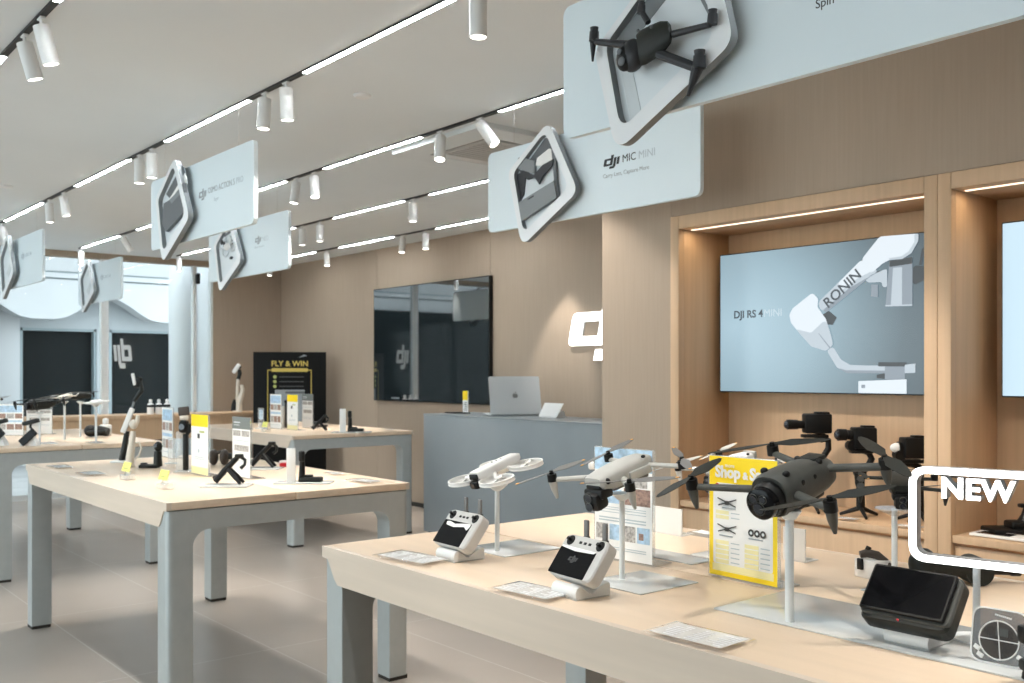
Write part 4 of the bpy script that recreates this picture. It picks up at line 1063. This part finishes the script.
# ------------------------------------------------------------------ glowing NEW sign
t = thing('neon_sign', 'glowing white frame with the word NEW on a white pole at the right edge', 'sign', (1.872, .872, TZ + .0045), R(12))
SGN = Matrix.Translation((0, .0, 0)) @ Matrix(((0, 0, -1, 0), (-1, 0, 0, 0), (0, 1, 0, 0), (0, 0, 0, 1)))
xc = .074; W_, H_ = .42, .185; zc = .2315
cx_ = xc
outer = rrect(W_, H_, .034, 8); inner = rrect(W_ - .026, H_ - .026, .022, 8)
OX = -.119 + W_ / 2
g = G().use('neon'); g.ring_prism(outer, inner, .004, SGN @ Matrix.Translation((OX, zc, .0155))); fr_ = g.obj('frame_front', t)
g = G().use('neon_side'); g.ring_prism(outer, inner, .03, SGN @ Matrix.Translation((OX, zc, -.015))); g.obj('frame_body', t)
g = G().use('neon'); g.text('NEW', .055, SGN @ Matrix.Translation((-.061, zc + .0355, .0165)), .0015, fat=.0016, space=1.04); ln = g.obj('lettering', t)
g = G().use('neon_side'); g.text('NEW', .055, SGN @ Matrix.Translation((-.061, zc + .0355, .0)), .0148, fat=.0016, space=1.04); g.obj('lettering_sides', ln)
g = G().use('pole_white'); g.cyl((0, 0, .004), (0, 0, zc - H_ / 2 + .002), .0068, n=16); g.obj('pole', t)
g = G().use('pole_white'); g.lathe([(0, 0), (.045, 0), (.045, .003), (.01, .006), (0, .006)], None, 24); g.obj('base', t)
# round dial in a clear rounded square plate
t = thing('dial_plate', 'clear rounded square plate with a round crossed dial, standing at the lower right edge', 'display plate', (1.735, .772, TZ + .0045), (0, R(10), R(4)))
F0 = Matrix.Translation((0, 0, .0475)) @ FACE
g = G().use('smoky_acrylic'); g.prism(rrect(.092, .094, .02, 6), -.012, F0); g.obj('plate', t)
g = G().use('sheet_white'); g.ring_prism(rrect(.094, .096, .021, 6), rrect(.089, .091, .019, 6), .002, F0 @ Matrix.Translation((0, 0, -.0005))); g.obj('rim', t)
g = G().use('drone_white'); g.tube([F0 @ Vector((.033 * math.cos(2 * PI * k / 40), -.006 + .033 * math.sin(2 * PI * k / 40), .001)) for k in range(40)], .0012, 6, close=True)
g.tube([F0 @ Vector((-.033, -.006, .001)), F0 @ Vector((.033, -.006, .001))], .001, 6); g.tube([F0 @ Vector((.004, -.039, .001)), F0 @ Vector((-.004, .027, .001))], .001, 6)
g.use('brown_plastic'); g.cyl(F0 @ Vector((0, -.006, -.010)), F0 @ Vector((0, -.006, .0)), .031, n=36)
g.use('graphite'); g.box(F0 @ Vector((.004, .008, .0)), (.003, .02, .013)); g.obj('dial', t)
g = G().use('drone_white')
for sx, sy in ((-.036, -.024), (-.03, -.036), (.036, -.03)): g.box(F0 @ Vector((sx, sy, .0)), (.003, .012, .008), (R(30), 0, 0), bev=.002)
g.use('sheet_white')
for i in range(9): g.box(F0 @ Vector((-.008 + i * .0032, .037 - .0004 * i, .0006)), (.0006, .0022, .003))
g.obj('plate_print', t)
# black camera at the very right edge
t = thing('action_camera', 'black camera gimbal cut by the right edge of the picture, beside the clear dial plate', 'camera', (1.70, .698, TZ + .0045), VIEW)
g = G().use('black_plastic'); g.tube([(.0, 0, 0), (0, 0, .03), (.006, 0, .06)], [.018, .014, .012], 16); g.box((0, -.006, .075), (.05, .03, .03), bev=.006); g.obj('camera_body', t)
g = G().use('lens_glass'); g.cyl((-.01, -.022, .075), (-.01, -.026, .075), .01, n=16); g.obj('lens', t)
g = G().use('dark_plastic'); g.box((-.004, 0, .022), (.03, .032, .02), bev=.006); g.obj('grip', t)
# pocket camera on a white block
t = thing('pocket_gimbal', 'brown pocket camera hooked over a small white block, behind the largest controller', 'camera', (2.26, 1.312, TZ), R(-12), scale=.82)
g = G().use('stand_white'); g.bx(-.035, .035, -.04, .04, 0, .055, bev=.003); g.obj('block', t)
g = G().use('brown_plastic'); g.tube([(-.03, .022, .068), (-.012, .010, .073), (.008, -.01, .068), (.024, -.026, .05), (.036, -.046, .022)], [.011, .013, .013, .012, .009], 14); g.obj('camera_body', t)
g = G().use('black_plastic'); g.box((-.04, .012, .042), (.008, .02, .034), bev=.002); g.obj('camera_head', t); g = G().use('black_plastic'); g.cyl((-.012, .01, .082), (-.006, .008, .092), .008, n=12); g.obj('joystick', t)
# long black handheld gimbal lying behind the big controller
t = thing('lying_gimbal', 'black handheld camera gimbal lying down behind the largest controller, under the glowing sign', 'gimbal', (2.352, 1.133, TZ), VIEW, scale=1.08)
g = G().use('black_plastic'); g.tube([(.02, 0, .035), (.07, .0, .034), (.115, 0, .032)], [.014, .013, .012], 14); g.tube([(.112, 0, .032), (.13, 0, .032)], [.0145, .0145], 14); g.obj('handle', t)
g = G().use('dark_plastic'); g.ell((-.085, 0, .045), (.032, .03, .036)); g.tube([(-.09, 0, .05), (-.04, -.01, .046), (.0, -.01, .038), (.03, 0, .030)], [.024, .022, .022, .026], 16); g.obj('gimbal_arm', t)
g = G().use('dark_plastic'); g.cyl((.03, -.03, .032), (.03, .03, .032), .031, n=24); g.obj('motor', t)
g = G().use('black_plastic'); g.box((-.10, .0, .085), (.014, .02, .04), (0, R(-14), 0), bev=.004); g.obj('camera_plate', t); g = G().use('black_plastic'); g.box((-.02, -.02, .06), (.06, .02, .014), (0, R(8), 0), bev=.004); g.obj('focus_grip', t)
# ------------------------------------------------------------------ niche shelves
SZ = .8155
def vt(name, label, cat, x, y, z=TZ, rz=VIEW, group=None): return thing(name, label, cat, (x, y, z), rz, group)
def cam_gimbal(label, x, y, cam_, lens, arm, tripod=True, k=1., white=False):
    t = vt('camera_gimbal', label, 'camera gimbal', x, y, SZ)
    g = G().use('black_plastic'); (cx, cz), (w, h) = cam_
    g.box((cx, 0, cz), (w, .07, h), bev=.008); g.box((cx + w * .18, 0, cz + h * .5), (w * .5, .05, .016), bev=.004); g.box((cx - .01, 0, cz - h / 2 - .012), (w * .95, .05, .014), bev=.003); c = g.obj('camera', t)
    g = G().use('black_plastic'); (lx, lz), (ll, lr) = lens
    g.tube([(lx + ll, 0, lz), (lx + ll * .55, 0, lz), (lx + ll * .5, 0, lz), (lx, 0, lz)], [lr * .85, lr * .85, lr, lr * 1.05], 20)
    g.use('drone_white' if white else 'lens_glass'); g.ell((lx - .002, 0, lz), (.012 if not white else .03, lr * .85, lr * .85)); g.obj('lens', c)
    g = G().use('black_plastic'); g.tube(arm, .014, 12)
    for p in (arm[0], arm[-1]): g.cyl(Vector(p) + Vector((0, -.02, 0)), Vector(p) + Vector((0, .02, 0)), .022, n=18)
    g.obj('gimbal_arm', t)
    b = arm[-1]
    g = G().use('black_plastic'); g.tube([(b[0], 0, b[2] - .005), (b[0], 0, b[2] - .04), (b[0] + .002, 0, b[2] - .06), (b[0] + .004, 0, .035)], [.021, .02, .017, .018], 16); g.use('dark_plastic'); g.box((b[0], -.02, b[2] - .05), (.022, .006, .03), bev=.003); g.obj('handle', t)
    for a in (20, 150, 265):
        g = G().use('black_plastic'); g.tube([(b[0] + .004, 0, .04), (b[0] + .004 + .085 * math.cos(R(a)), .085 * math.sin(R(a)), .007)], [.011, .006], 8); g.obj('tripod_leg', t)
    return t
cam_gimbal('black camera gimbal at the left of the niche shelf, its camera topmost', 3.74, 2.44, ((.005, .385), (.115, .085)), ((-.125, .380), (.09, .021)),
           [(.02, 0, .325), (.055, 0, .310), (.055, 0, .275), (.03, 0, .235), (-.005, 0, .228), (-.01, 0, .21)])
cam_gimbal('black camera gimbal in the middle of the niche shelf, on an open tripod foot', 3.76, 2.225, ((.0, .332), (.095, .09)), ((-.108, .345), (.07, .024)),
           [(-.05, 0, .30), (.02, 0, .272), (.035, 0, .245), (.015, 0, .205), (-.015, 0, .185)])
cam_gimbal('black camera gimbal at the right of the niche shelf, with a white lens cap', 3.80, 2.035, ((.01, .30), (.10, .085)), ((-.055, .30), (.03, .024)),
           [(-.05, 0, .27), (-.045, 0, .235), (.0, 0, .235), (.03, 0, .222), (.03, 0, .19)], white=True)
def flat_card(label, x, y, z, w=.10, d=.06, rz=0):
    t = thing('price_card', label, 'price card', (x, y, z), rz)
    g = G().use('film_clear'); g.bx(-d / 2, d / 2, -w / 2, w / 2, .0003, .008, bev=.002); g.obj('acrylic_block', t)
    g = G().use('card_film'); g.bx(-d * .4, d * .4, -w * .42, w * .42, .0082, .0085); g.use('print_faint')
    for i in range(4): g.bx(-d * .3 + i * d * .17, -d * .3 + i * d * .17 + .003, -w * .3, w * (.1 + .05 * i), .0085, .0086)
    g.obj('printed_card', t); return t
flat_card('small clear price card on the niche shelf in front of the middle gimbal', 3.63, 2.22, SZ)
flat_card('small clear price card on the niche shelf in front of the right gimbal', 3.63, 1.95, SZ, .12)
t = thing('phone_mount', 'black clamp stand with a T shaped top on the shelf of the right niche', 'stand', (3.82, 1.62, SZ), VIEW)
g = G().use('black_plastic'); g.box((-.02, 0, .012), (.20, .12, .024), bev=.008); g.box((0, 0, .035), (.09, .07, .03), bev=.01); g.obj('base', t)
g = G().use('black_plastic'); g.tube([(.02, 0, .04), (.025, 0, .07), (.03, 0, .10)], [.03, .016, .012], 14); g.obj('column', t)
g = G().use('black_plastic'); g.box((.035, 0, .106), (.07, .03, .014), bev=.004); g.obj('clamp', t)
t = thing('display_tablet', 'white framed tablet lying on the shelf in the right niche', 'tablet', (3.68, 1.60, SZ), 0)
g = G().use('drone_white'); g.box((0, 0, .007), (.10, .24, .010), bev=.003); g.obj('tablet_body', t)
g = G().use('black_gloss'); g.bx(-.035, .035, -.02, .10, .0121, .0126); g.obj('tablet_screen', t)
# ------------------------------------------------------------------ more printed sheets
def st_price(g, r, F, w, h):
    r('sheet_white', -.5, .5, 0, 1); r('sheet_yellow', -.5, .5, .80, 1); r('sheet_pale_yellow', -.5, .5, 0, .12); r('olive_print', 0, .3, .70, .73); r('ink', -.12, .02, .60, .68); r('ink_pale', -.1, 0, .36, .42)
    r('ink_pale', -.3, .3, .28, .29); r('ink_pale', -.3, .3, .25, .26)
def st_grey(g, r, F, w, h):
    r('sheet_white', -.5, .5, 0, 1); r('sheet_grey', -.5, .5, .80, 1); r('print_light', -.42, -.05, .90, .92); r('print_light', -.42, -.1, .86, .87)
    r('photo_people', -.46, -.03, .68, .775); r('photo_people', .03, .46, .68, .775); r('photo_people', -.38, .42, .43, .53)
    r('ink_pale', -.4, .4, .60, .61); r('ink_pale', -.4, .4, .3, .31); r('ink_pale', -.4, .4, .26, .27)
def st_pics(g, r, F, w, h):
    r('sheet_white', -.5, .5, 0, 1); r('photo_sky', -.46, .46, .74, .96)
    for i in range(3): r(('photo_rock', 'photo_people', 'photo_rock')[i], -.46 + i * .32, -.18 + i * .32, .54, .70)
    for i in range(3): r(('photo_people', 'photo_rock', 'photo_rock')[i], -.46 + i * .32, -.18 + i * .32, .18, .36)
    r('photo_sky', -.46, .46, .42, .48); r('ink_pale', -.4, .4, .10, .11)
sheet('photo_board', 'white upright sheet of small photos on the middle table, left of the tall pocket camera', 2.17, 5.86, st_pics, R(-4))
sheet('price_sheet', 'white upright price sheet with a yellow top, right of the tall pocket camera', 1.925, 4.76, st_price, 0)
sheet('grey_topped_sheet', 'white upright sheet with a dark grey top on the middle table', 2.032, 4.51, st_grey, 0, .20, .29)
sheet('photo_board', 'white upright sheet of small photos on the far back table', 4.06, 8.28, st_pics, 0, .22, .31)
sheet('price_sheet', 'white upright price sheet with a yellow top on the far back table', 4.09, 8.01, st_price, 0, .2, .31)
sheet('grey_topped_sheet', 'white upright sheet with a dark grey top on the far back table', 4.34, 8.2, st_grey, 0, .2, .31)
# ------------------------------------------------------------------ middle table gadgets
def tag_card(label, x, y, z=TZ):
    t = thing('price_tag', label, 'price tag', (x, y, z), R(4))
    g = G().use('clear_acrylic'); g.box((0, 0, .012), (.05, .075, .024), bev=.003); g.box((.0, 0, .03), (.006, .06, .03), (0, R(18), 0), bev=.001); g.obj('clear_base', t)
    g = G(); g.T = Matrix.Translation((-.006, 0, .062)) @ Euler((0, R(18), 0)).to_matrix().to_4x4(); g.use('tag_yellow').box((0, 0, 0), (.003, .085, .045)); g.use('olive_print'); g.box((-.0018, .0, -.008), (.0006, .05, .005)); g.obj('tag_face', t)
tag_card('yellow price tag near the long edge of the middle table, further from the camera', 1.58, 4.79)
tag_card('yellow price tag near the long edge of the middle table, closer to the camera', 1.58, 4.30)
flat_card('clear price card lying at the far left corner of the middle table', 1.50, 5.62, TZ, .2, .1)
flat_card('clear price card behind the further yellow tag on the middle table', 1.52, 5.15, TZ, .2, .1)
flat_card('clear price card lying at the right end of the middle table', 2.40, 3.98, TZ, .2, .1)
flat_card('small white card lying right of the upright white card on the middle table', 2.46, 4.36, TZ, .12, .07)
# 1 phone gimbal with a long white grip
t = vt('phone_gimbal', 'tall phone gimbal with a black handle and a white telescopic grip on the middle table', 'phone gimbal', 1.86, 5.74)
k = .00572
g = G().use('pole_white'); g.box((0, 0, .006), (.10, .10, .012), bev=.003); g.obj('base_plate', t)
g = G().use('dark_plastic'); g.tube([(0, 0, .012), (3 * k, 0, 16 * k), (5 * k, 0, 31 * k)], [.019, .018, .014], 14); g.obj('handle', t)
g = G().use('drone_white'); g.box((6.5 * k, -.012, 42 * k), (.030, .014, .15), (0, R(22), 0), bev=.004); g.obj('grip_plate', t)
g = G().use('print_mid'); g.tube([(10 * k, 0, 54 * k), (13 * k, 0, 63 * k)], [.006, .007], 10); g.use('dark_plastic'); g.tube([(12 * k, 0, 61 * k), (17 * k, 0, 68 * k), (20 * k, 0, 72 * k), (18.5 * k, 0, 79 * k), (16 * k, 0, 82 * k)], [.010, .012, .014, .012, .009], 10); g.obj('gimbal_arm', t)
g = G().use('drone_white'); g.box((12.5 * k, -.01, 83 * k), (.018, .014, .07), (0, R(-12), 0), bev=.004); g.use('black_plastic'); g.box((15 * k, 0, 77 * k), (.035, .03, .03), bev=.006); g.box((17.5 * k, 0, 82 * k), (.03, .02, .035), (0, R(20), 0), bev=.005); g.obj('phone_clamp', t)
t = vt('phone_gimbal', 'cream phone gimbal with a loop handle, right of the tall black one', 'phone gimbal', 1.80, 5.42)
k = .00540
g = G().use('cream'); g.lathe([(0, 0), (.028, 0), (.028, .01), (.02, .014), (0, .014)]); g.tube([(0, 0, .01), (0, 0, 10 * k), (2 * k, 0, 25 * k), (3 * k, 0, 36 * k)], [.022, .022, .018, .013], 16); g.obj('handle', t)
g = G().use('cream'); g.ell((3.5 * k, 0, 43 * k), (.022, .022, .026)); g.tube([(3.5 * k, 0, 40 * k), (7 * k, 0, 46 * k), (8 * k, 0, 52 * k)], [.014, .012, .010], 12); g.obj('gimbal_head', t)
g = G().use('cream'); g.tube([(4 * k, 0, 24 * k), (9 * k, 0, 25 * k), (11.5 * k, 0, 19 * k), (9 * k, 0, 12 * k), (5 * k, 0, 8 * k)], .005, 10); g.obj('loop', t)
# 2 black pocket camera, short
t = vt('action_camera', 'short upright black camera with a flat foot on the middle table', 'camera', 1.90, 5.28)
k = .0054
g = G().use('dark_plastic'); g.tube([(0, 0, .01), (0, 0, .06), (0, 0, .09)], [.024, .021, .019], 16); g.ell((.002, 0, .115), (.022, .02, .028)); g.obj('camera_body', t)
g = G().use('black_plastic'); g.box((-.045, 0, .010), (.10, .06, .019), bev=.006); g.box((-.075, 0, .022), (.03, .03, .012), bev=.004); g.obj('foot', t)
g = G().use('lens_glass'); g.cyl((-.006, -.018, .12), (-.008, -.022, .12), .011, n=16); g.obj('lens', t)
t = vt('clear_holder', 'clear tube holder standing beside the short upright black camera', 'holder', 2.05, 5.48)
g = G().use('clear_acrylic'); g.box((0, 0, .075), (.035, .03, .14), bev=.004); g.obj('tube', t)
g = G().use('pole_white'); g.box((0, 0, .0025), (.06, .06, .005), bev=.001); g.obj('foot', t)
# 3 tall pocket camera
t = vt('pocket_camera', 'tall pocket camera on a long black stick with a turned screen, on the middle table', 'camera', 1.925, 4.95)
k = .0051
g = G().use('clear_acrylic'); g.box((.01, 0, .005), (.12, .09, .010), bev=.002); g.box((-.035, .01, .11), (.035, .02, .20), bev=.003); g.obj('clear_stand', t)
g = G().use('black_plastic'); g.box((0, 0, .105), (.026, .024, .19), bev=.006); g.obj('stick', t)
g = G().use('black_plastic'); g.box((-.01, 0, .235), (.05, .036, .065), bev=.014); g.tube([(.005, .0, .2), (.02, 0, .215), (.022, 0, .25)], [.012, .012, .012], 12); g.use('lens_glass'); g.cyl((-.015, -.019, .235), (-.015, -.024, .235), .015, n=18); g.obj('camera_head', t)
g = G().use('brown_plastic'); g.box((-.012, .004, .315), (.058, .012, .045), (0, R(-6), 0), bev=.006); g.use('cream'); g.box((-.01, .004, .280), (.045, .02, .025), bev=.008); g.obj('screen', t)
# 4 tripod grip
def tripod_grip(label, x, y, k, plate=True):
    t = vt('tripod_grip', label, 'tripod', x, y)
    if plate:
        g = G().use('acrylic_plate'); g.box((0, 0, .004), (.21, .12, .008), bev=.002); g.obj('base_plate', t)
    g = G().use('black_plastic'); g.tube([(-.052, 0, .022), (-.01, 0, .072), (.045, 0, .128)], [.013, .014, .012], 12); g.obj('grip', t)
    for sy in (-1, 1):
        g = G().use('black_plastic'); g.tube([(.008, sy * .008, .078), (.04, sy * .022, .045), (.068, sy * .03, .014)], [.011, .010, .007], 10); g.obj('leg', t)
    g = G().use('dark_plastic'); g.tube([(.045, 0, .128), (.06, 0, .136), (.082, 0, .118), (.080, 0, .098), (.062, 0, .082)], [.011, .010, .007, .007, .009], 10); g.box((.055, 0, .138), (.035, .03, .016), bev=.004); g.obj('clamp', t)
    g = G().use('brown_plastic'); g.box((-.045, .035, .045), (.06, .03, .02), (0, R(-25), 0), bev=.006); g.obj('remote', t)
    return t
tripod_grip('black tripod grip spread open at the near end of the middle table', 1.83, 4.22, .0046)
tripod_grip('black tripod grip spread open on the far back table', 4.16, 7.66, .0085, plate=False)
tripod_grip('black tripod grip spread open behind the grey topped sheet on the middle table', 2.30, 4.86, .005)
# 5 brown ear cups
t = vt('goggles', 'brown camera goggles lying behind the price sheet on the middle table', 'goggles', 2.24, 5.20)
g = G().use('brown_plastic'); g.ell((-.06, 0, .045), (.026, .04, .045)); g.ell((.0, 0, .045), (.026, .04, .045)); g.tube([(-.055, 0, .06), (-.02, 0, .075), (.0, 0, .06)], .01, 10); g.obj('goggle_shell', t)
g = G().use('dark_plastic'); g.tube([(.02, 0, .05), (.055, .01, .045), (.09, .02, .02)], [.018, .022, .02], 12); g.obj('strap', t)
t = vt('red_case', 'small red case with a white lid behind the upright white card', 'case', 2.46, 4.90)
g = G().use('red_plastic'); g.box((0, 0, .011), (.062, .05, .021), bev=.008); g.obj('case_body', t)
g = G().use('drone_white'); g.box((-.015, .03, .025), (.05, .04, .012), bev=.004); g.obj('lid', t)
# 6 upright white card with black camera behind
def card_camera(label, x, y, s=1.):
    t = thing('camera_stand', label, 'camera stand', (x, y, TZ), VIEW, scale=s)
    g = G().use('acrylic_plate'); g.box((.03, .0, .003), (.26, .12, .006), bev=.001); g.obj('base_plate', t)
    g = G().use('stand_white'); g.box((-.025, -.03, .085), (.042, .006, .158), bev=.001); g.obj('upright_card', t)
    g = G().use('black_plastic'); g.tube([(.018, 0, .006), (.020, 0, .06), (.02, 0, .10)], [.016, .014, .012], 14); g.box((.018, 0, .125), (.026, .03, .05), bev=.008); g.obj('camera', t)
    g = G().use('dark_plastic'); g.box((.065, 0, .018), (.10, .05, .022), bev=.008); g.box((.05, 0, .033), (.04, .03, .012), bev=.005); g.obj('battery_grip', t)
card_camera('upright white card with a small black camera on a plate, right part of middle table', 2.14, 4.14)
card_camera('upright white card with a flat black camera at the right of the far back table', 4.28, 7.38, 1.25)
flat_card('clear price card lying at the right end of the far back table', 4.74, 7.44, TZ, .2, .1)
# ------------------------------------------------------------------ far back table
t = vt('pyramid_stand', 'white wedge stand with a thin black stick camera on the far back table', 'camera stand', 4.18, 8.42)
g = G().use('stand_white'); g.prism([(-.075, 0), (.03, 0), (.03, .20), (.0, .20)], .06, Matrix.Translation((0, .03, 0)) @ Matrix(((1, 0, 0, 0), (0, 0, -1, 0), (0, 1, 0, 0), (0, 0, 0, 1)))); g.obj('wedge', t)
g = G().use('black_plastic'); g.box((.05, -.01, .115), (.024, .024, .23), bev=.006); g.box((.05, -.01, .245), (.034, .03, .03), bev=.008); g.obj('stick_camera', t)
t = vt('clear_holder', 'pale clear holder left of the photo sheet on the far back table', 'holder', 3.97, 8.40)
g = G().use('clear_acrylic'); g.box((0, 0, .10), (.05, .04, .18), bev=.005); g.use('photo_sky'); g.box((0, 0, .13), (.03, .02, .09), bev=.003); g.obj('tube', t)
g = G().use('pole_white'); g.box((0, 0, .004), (.09, .08, .008), bev=.002); g.obj('foot', t)
tag_card('yellow price tag at the left end of the far back table', 3.80, 7.95)
tag_card('yellow price tag beside the pale clear holder on the far back table', 3.78, 8.25)
g = G().use('brown_plastic'); g.box((4.52, 8.3, TZ + .012), (.12, .10, .023), bev=.008); tag(g.obj('charging_case'), 'flat brown case lying right of the grey topped sheet on the far back table', 'case')
g = G().use('dark_plastic'); g.box((4.60, 8.55, TZ + .02), (.08, .08, .039), bev=.014); tag(g.obj('charging_case'), 'small black case at the back of the far back table', 'case')
# phone gimbal standing on the window ledge
t = vt('phone_gimbal', 'tall cream and black phone gimbal on the window ledge before the brown wall', 'phone gimbal', 5.06, 11.36, .945)
g = G().use('cream'); g.lathe([(0, 0), (.06, 0), (.06, .015), (0, .02)]); g.tube([(.02, 0, .01), (.02, 0, .12), (.05, 0, .2), (.065, 0, .27), (.05, 0, .33)], [.04, .036, .03, .025, .02], 14); g.obj('handle', t)
g = G().use('black_plastic'); g.tube([(-.05, 0, .01), (-.045, 0, .09), (-.03, 0, .15)], [.03, .026, .018], 12); g.obj('grip', t)
g = G().use('cream'); g.tube([(.0, 0, .12), (.0, 0, .30), (.01, 0, .42)], [.02, .018, .018], 12); g.use('dark_plastic'); g.tube([(.01, 0, .40), (.03, 0, .47), (.02, 0, .52)], [.024, .026, .022], 12); g.obj('gimbal_arm', t)
g = G().use('drone_white'); g.box((-.01, -.01, .53), (.05, .03, .13), (0, R(35), 0), bev=.008); g.use('black_plastic'); g.box((.02, 0, .55), (.05, .035, .04), bev=.01); g.obj('phone_clamp', t)
# ------------------------------------------------------------------ left table with drones on poles
SM = dict(MAVIC, mat='dark_plastic')
drone('large black drone on a pole on the left table', (1.90, 7.66, 1.20), tilt(8, 195), SM, scale=.8)
pole('pole under the large black drone on the left table', 1.90, 7.66, 1.135, r=.008, plate=(1.80, 2.0, 7.56, 7.76))
CR = dict(AIR); CR.update(mat='cream', blade='drone_grey', dark='black_plastic')
drone('cream coloured drone on a pole on the left table', (2.14, 7.92, 1.235), tilt(8, 200), CR, scale=.62)
pole('pole under the cream coloured drone on the left table', 2.14, 7.92, 1.205, r=.008)
drone('black drone on a pole behind the round white drone on the left table', (2.34, 8.22, 1.245), tilt(5, 170), dict(SM), scale=.6)
pole('pole under the black drone behind the round white drone', 2.34, 8.22, 1.195, r=.008)
t = thing('round_drone', 'flat round white drone on a pole at the right end of the left table', 'drone', (2.25, 7.52, 1.205), tilt(6, 180))
g = G().use('drone_white'); g.lathe([(0, .02), (.03, .018), (.05, .006), (.05, -.01), (.03, -.016), (0, -.016)]); g.obj('fuselage', t)
for a in (45, 135, 225, 315):
    c = Vector((.062 * math.cos(R(a)), .062 * math.sin(R(a)), 0))
    g = G().use('drone_white'); g.tube([c + Vector((.038 * math.cos(2 * PI * q / 20), .038 * math.sin(2 * PI * q / 20), 0)) for q in range(20)], .005, 6, close=True); g.tube([c + Vector((.038, 0, 0)), c - Vector((.038, 0, 0))], .003, 6); g.obj('ring_guard', t)
pole('pole under the flat round white drone on the left table', 2.25, 7.52, 1.188, r=.008)
drone('grey drone cut by the left edge of the picture on the left table', (1.66, 8.05, 1.21), tilt(8, 175), dict(AIR), scale=.7)
pole('pole under the grey drone cut by the left edge', 1.66, 8.05, 1.175, r=.008)
t = vt('folded_drone', 'black folded drone lying at the right end of the left table', 'drone', 2.44, 8.13)
g = G().use('black_plastic'); g.ell((-.05, 0, .05), (.05, .05, .048)); g.tube([(-.03, 0, .05), (.03, 0, .05), (.09, 0, .04)], [.045, .04, .034], 14); g.obj('fuselage', t)
for sx in (.0, .07):
    g = G().use('dark_plastic'); g.tube([(sx - .05, -.05, .04), (sx + .02, -.055, .05), (sx + .03, -.05, .02)], [.014, .013, .008], 10); g.obj('folded_arm', t)
def slab(label, x, y):
    t = vt('phone_controller', label, 'controller', x, y)
    g = G().use('stand_white'); g.prism([(-.07, 0), (.05, 0), (.04, .03), (.01, .07), (-.01, .06), (-.06, .02)], .06, Matrix.Translation((0, .03, 0)) @ Matrix(((1, 0, 0, 0), (0, 0, -1, 0), (0, 1, 0, 0), (0, 0, 0, 1)))); g.obj('stand', t)
    g = G().use('black_plastic'); g.box((-.005, -.045, .062), (.135, .02, .055), (0, R(-42), 0), bev=.008); g.obj('controller_body', t)
    g = G().use('black_gloss'); g.box((-.005, -.0560, .062), (.115, .002, .044), (0, R(-42), 0)); g.obj('screen', t)
    g = G().use('dark_plastic'); g.box((-.005, .0, .165), (.11, .05, .03), (0, R(-14), 0), bev=.008); g.tube([(.03, 0, .08), (-.01, 0, .13), (-.005, 0, .16)], [.008, .008, .008], 8); g.obj('upper_grip', t)
slab('black phone controller on a white stand, right one on the left table', 1.80, 7.47)
slab('black phone controller on a white stand, cut by the left picture edge', 1.63, 7.62)
for k, (x, y, lb) in enumerate(((2.18, 8.8, 'white upright sheet at the back of the left table, right one of two'), (1.95, 8.75, 'white upright sheet at the back of the left table, left one of two'))):
    sheet('grey_topped_sheet', lb, x, y, st_pics if k else st_grey, VIEW + R(90), .21, .25)
flat_card('clear price card lying between the poles at the near end of the left table', 2.22, 7.42, TZ, .2, .1)
g = G().use('drone_white'); g.box((2.56, 8.3, TZ + .045), (.08, .08, .09), bev=.012); g.box((2.56, 8.3, TZ + .115), (.04, .05, .05), bev=.012)
tag(g.obj('charging_case'), 'small white charging case at the right end of the left table', 'case')
# ------------------------------------------------------------------ camera and view
cd = bpy.data.cameras.new('camera'); cam = bpy.data.objects.new('camera', cd); COL.objects.link(cam)
cam.location = (0, 0, 1.42); cam.rotation_euler = (R(90), 0, VIEW)
cd.sensor_width = 36; cd.lens = 980 / 1024 * 36; cd.shift_y = 31.5 / 1024; cd.clip_start = .05; cd.clip_end = 200
cd.dof.use_dof = True; cd.dof.focus_distance = 2.3; cd.dof.aperture_fstop = 8
SC.camera = cam
vs = SC.view_settings; vs.view_transform = 'Standard'; vs.look = 'None'; vs.gamma = 1; vs.use_curve_mapping = False
vs.exposure = 0.92
SC.cycles.use_denoising = True
SC.cycles.max_bounces = 8; SC.cycles.diffuse_bounces = 5; SC.cycles.glossy_bounces = 4; SC.cycles.transparent_max_bounces = 16
SC.cycles.sample_clamp_indirect = 6.
SC.cycles.caustics_reflective = False; SC.cycles.caustics_refractive = False
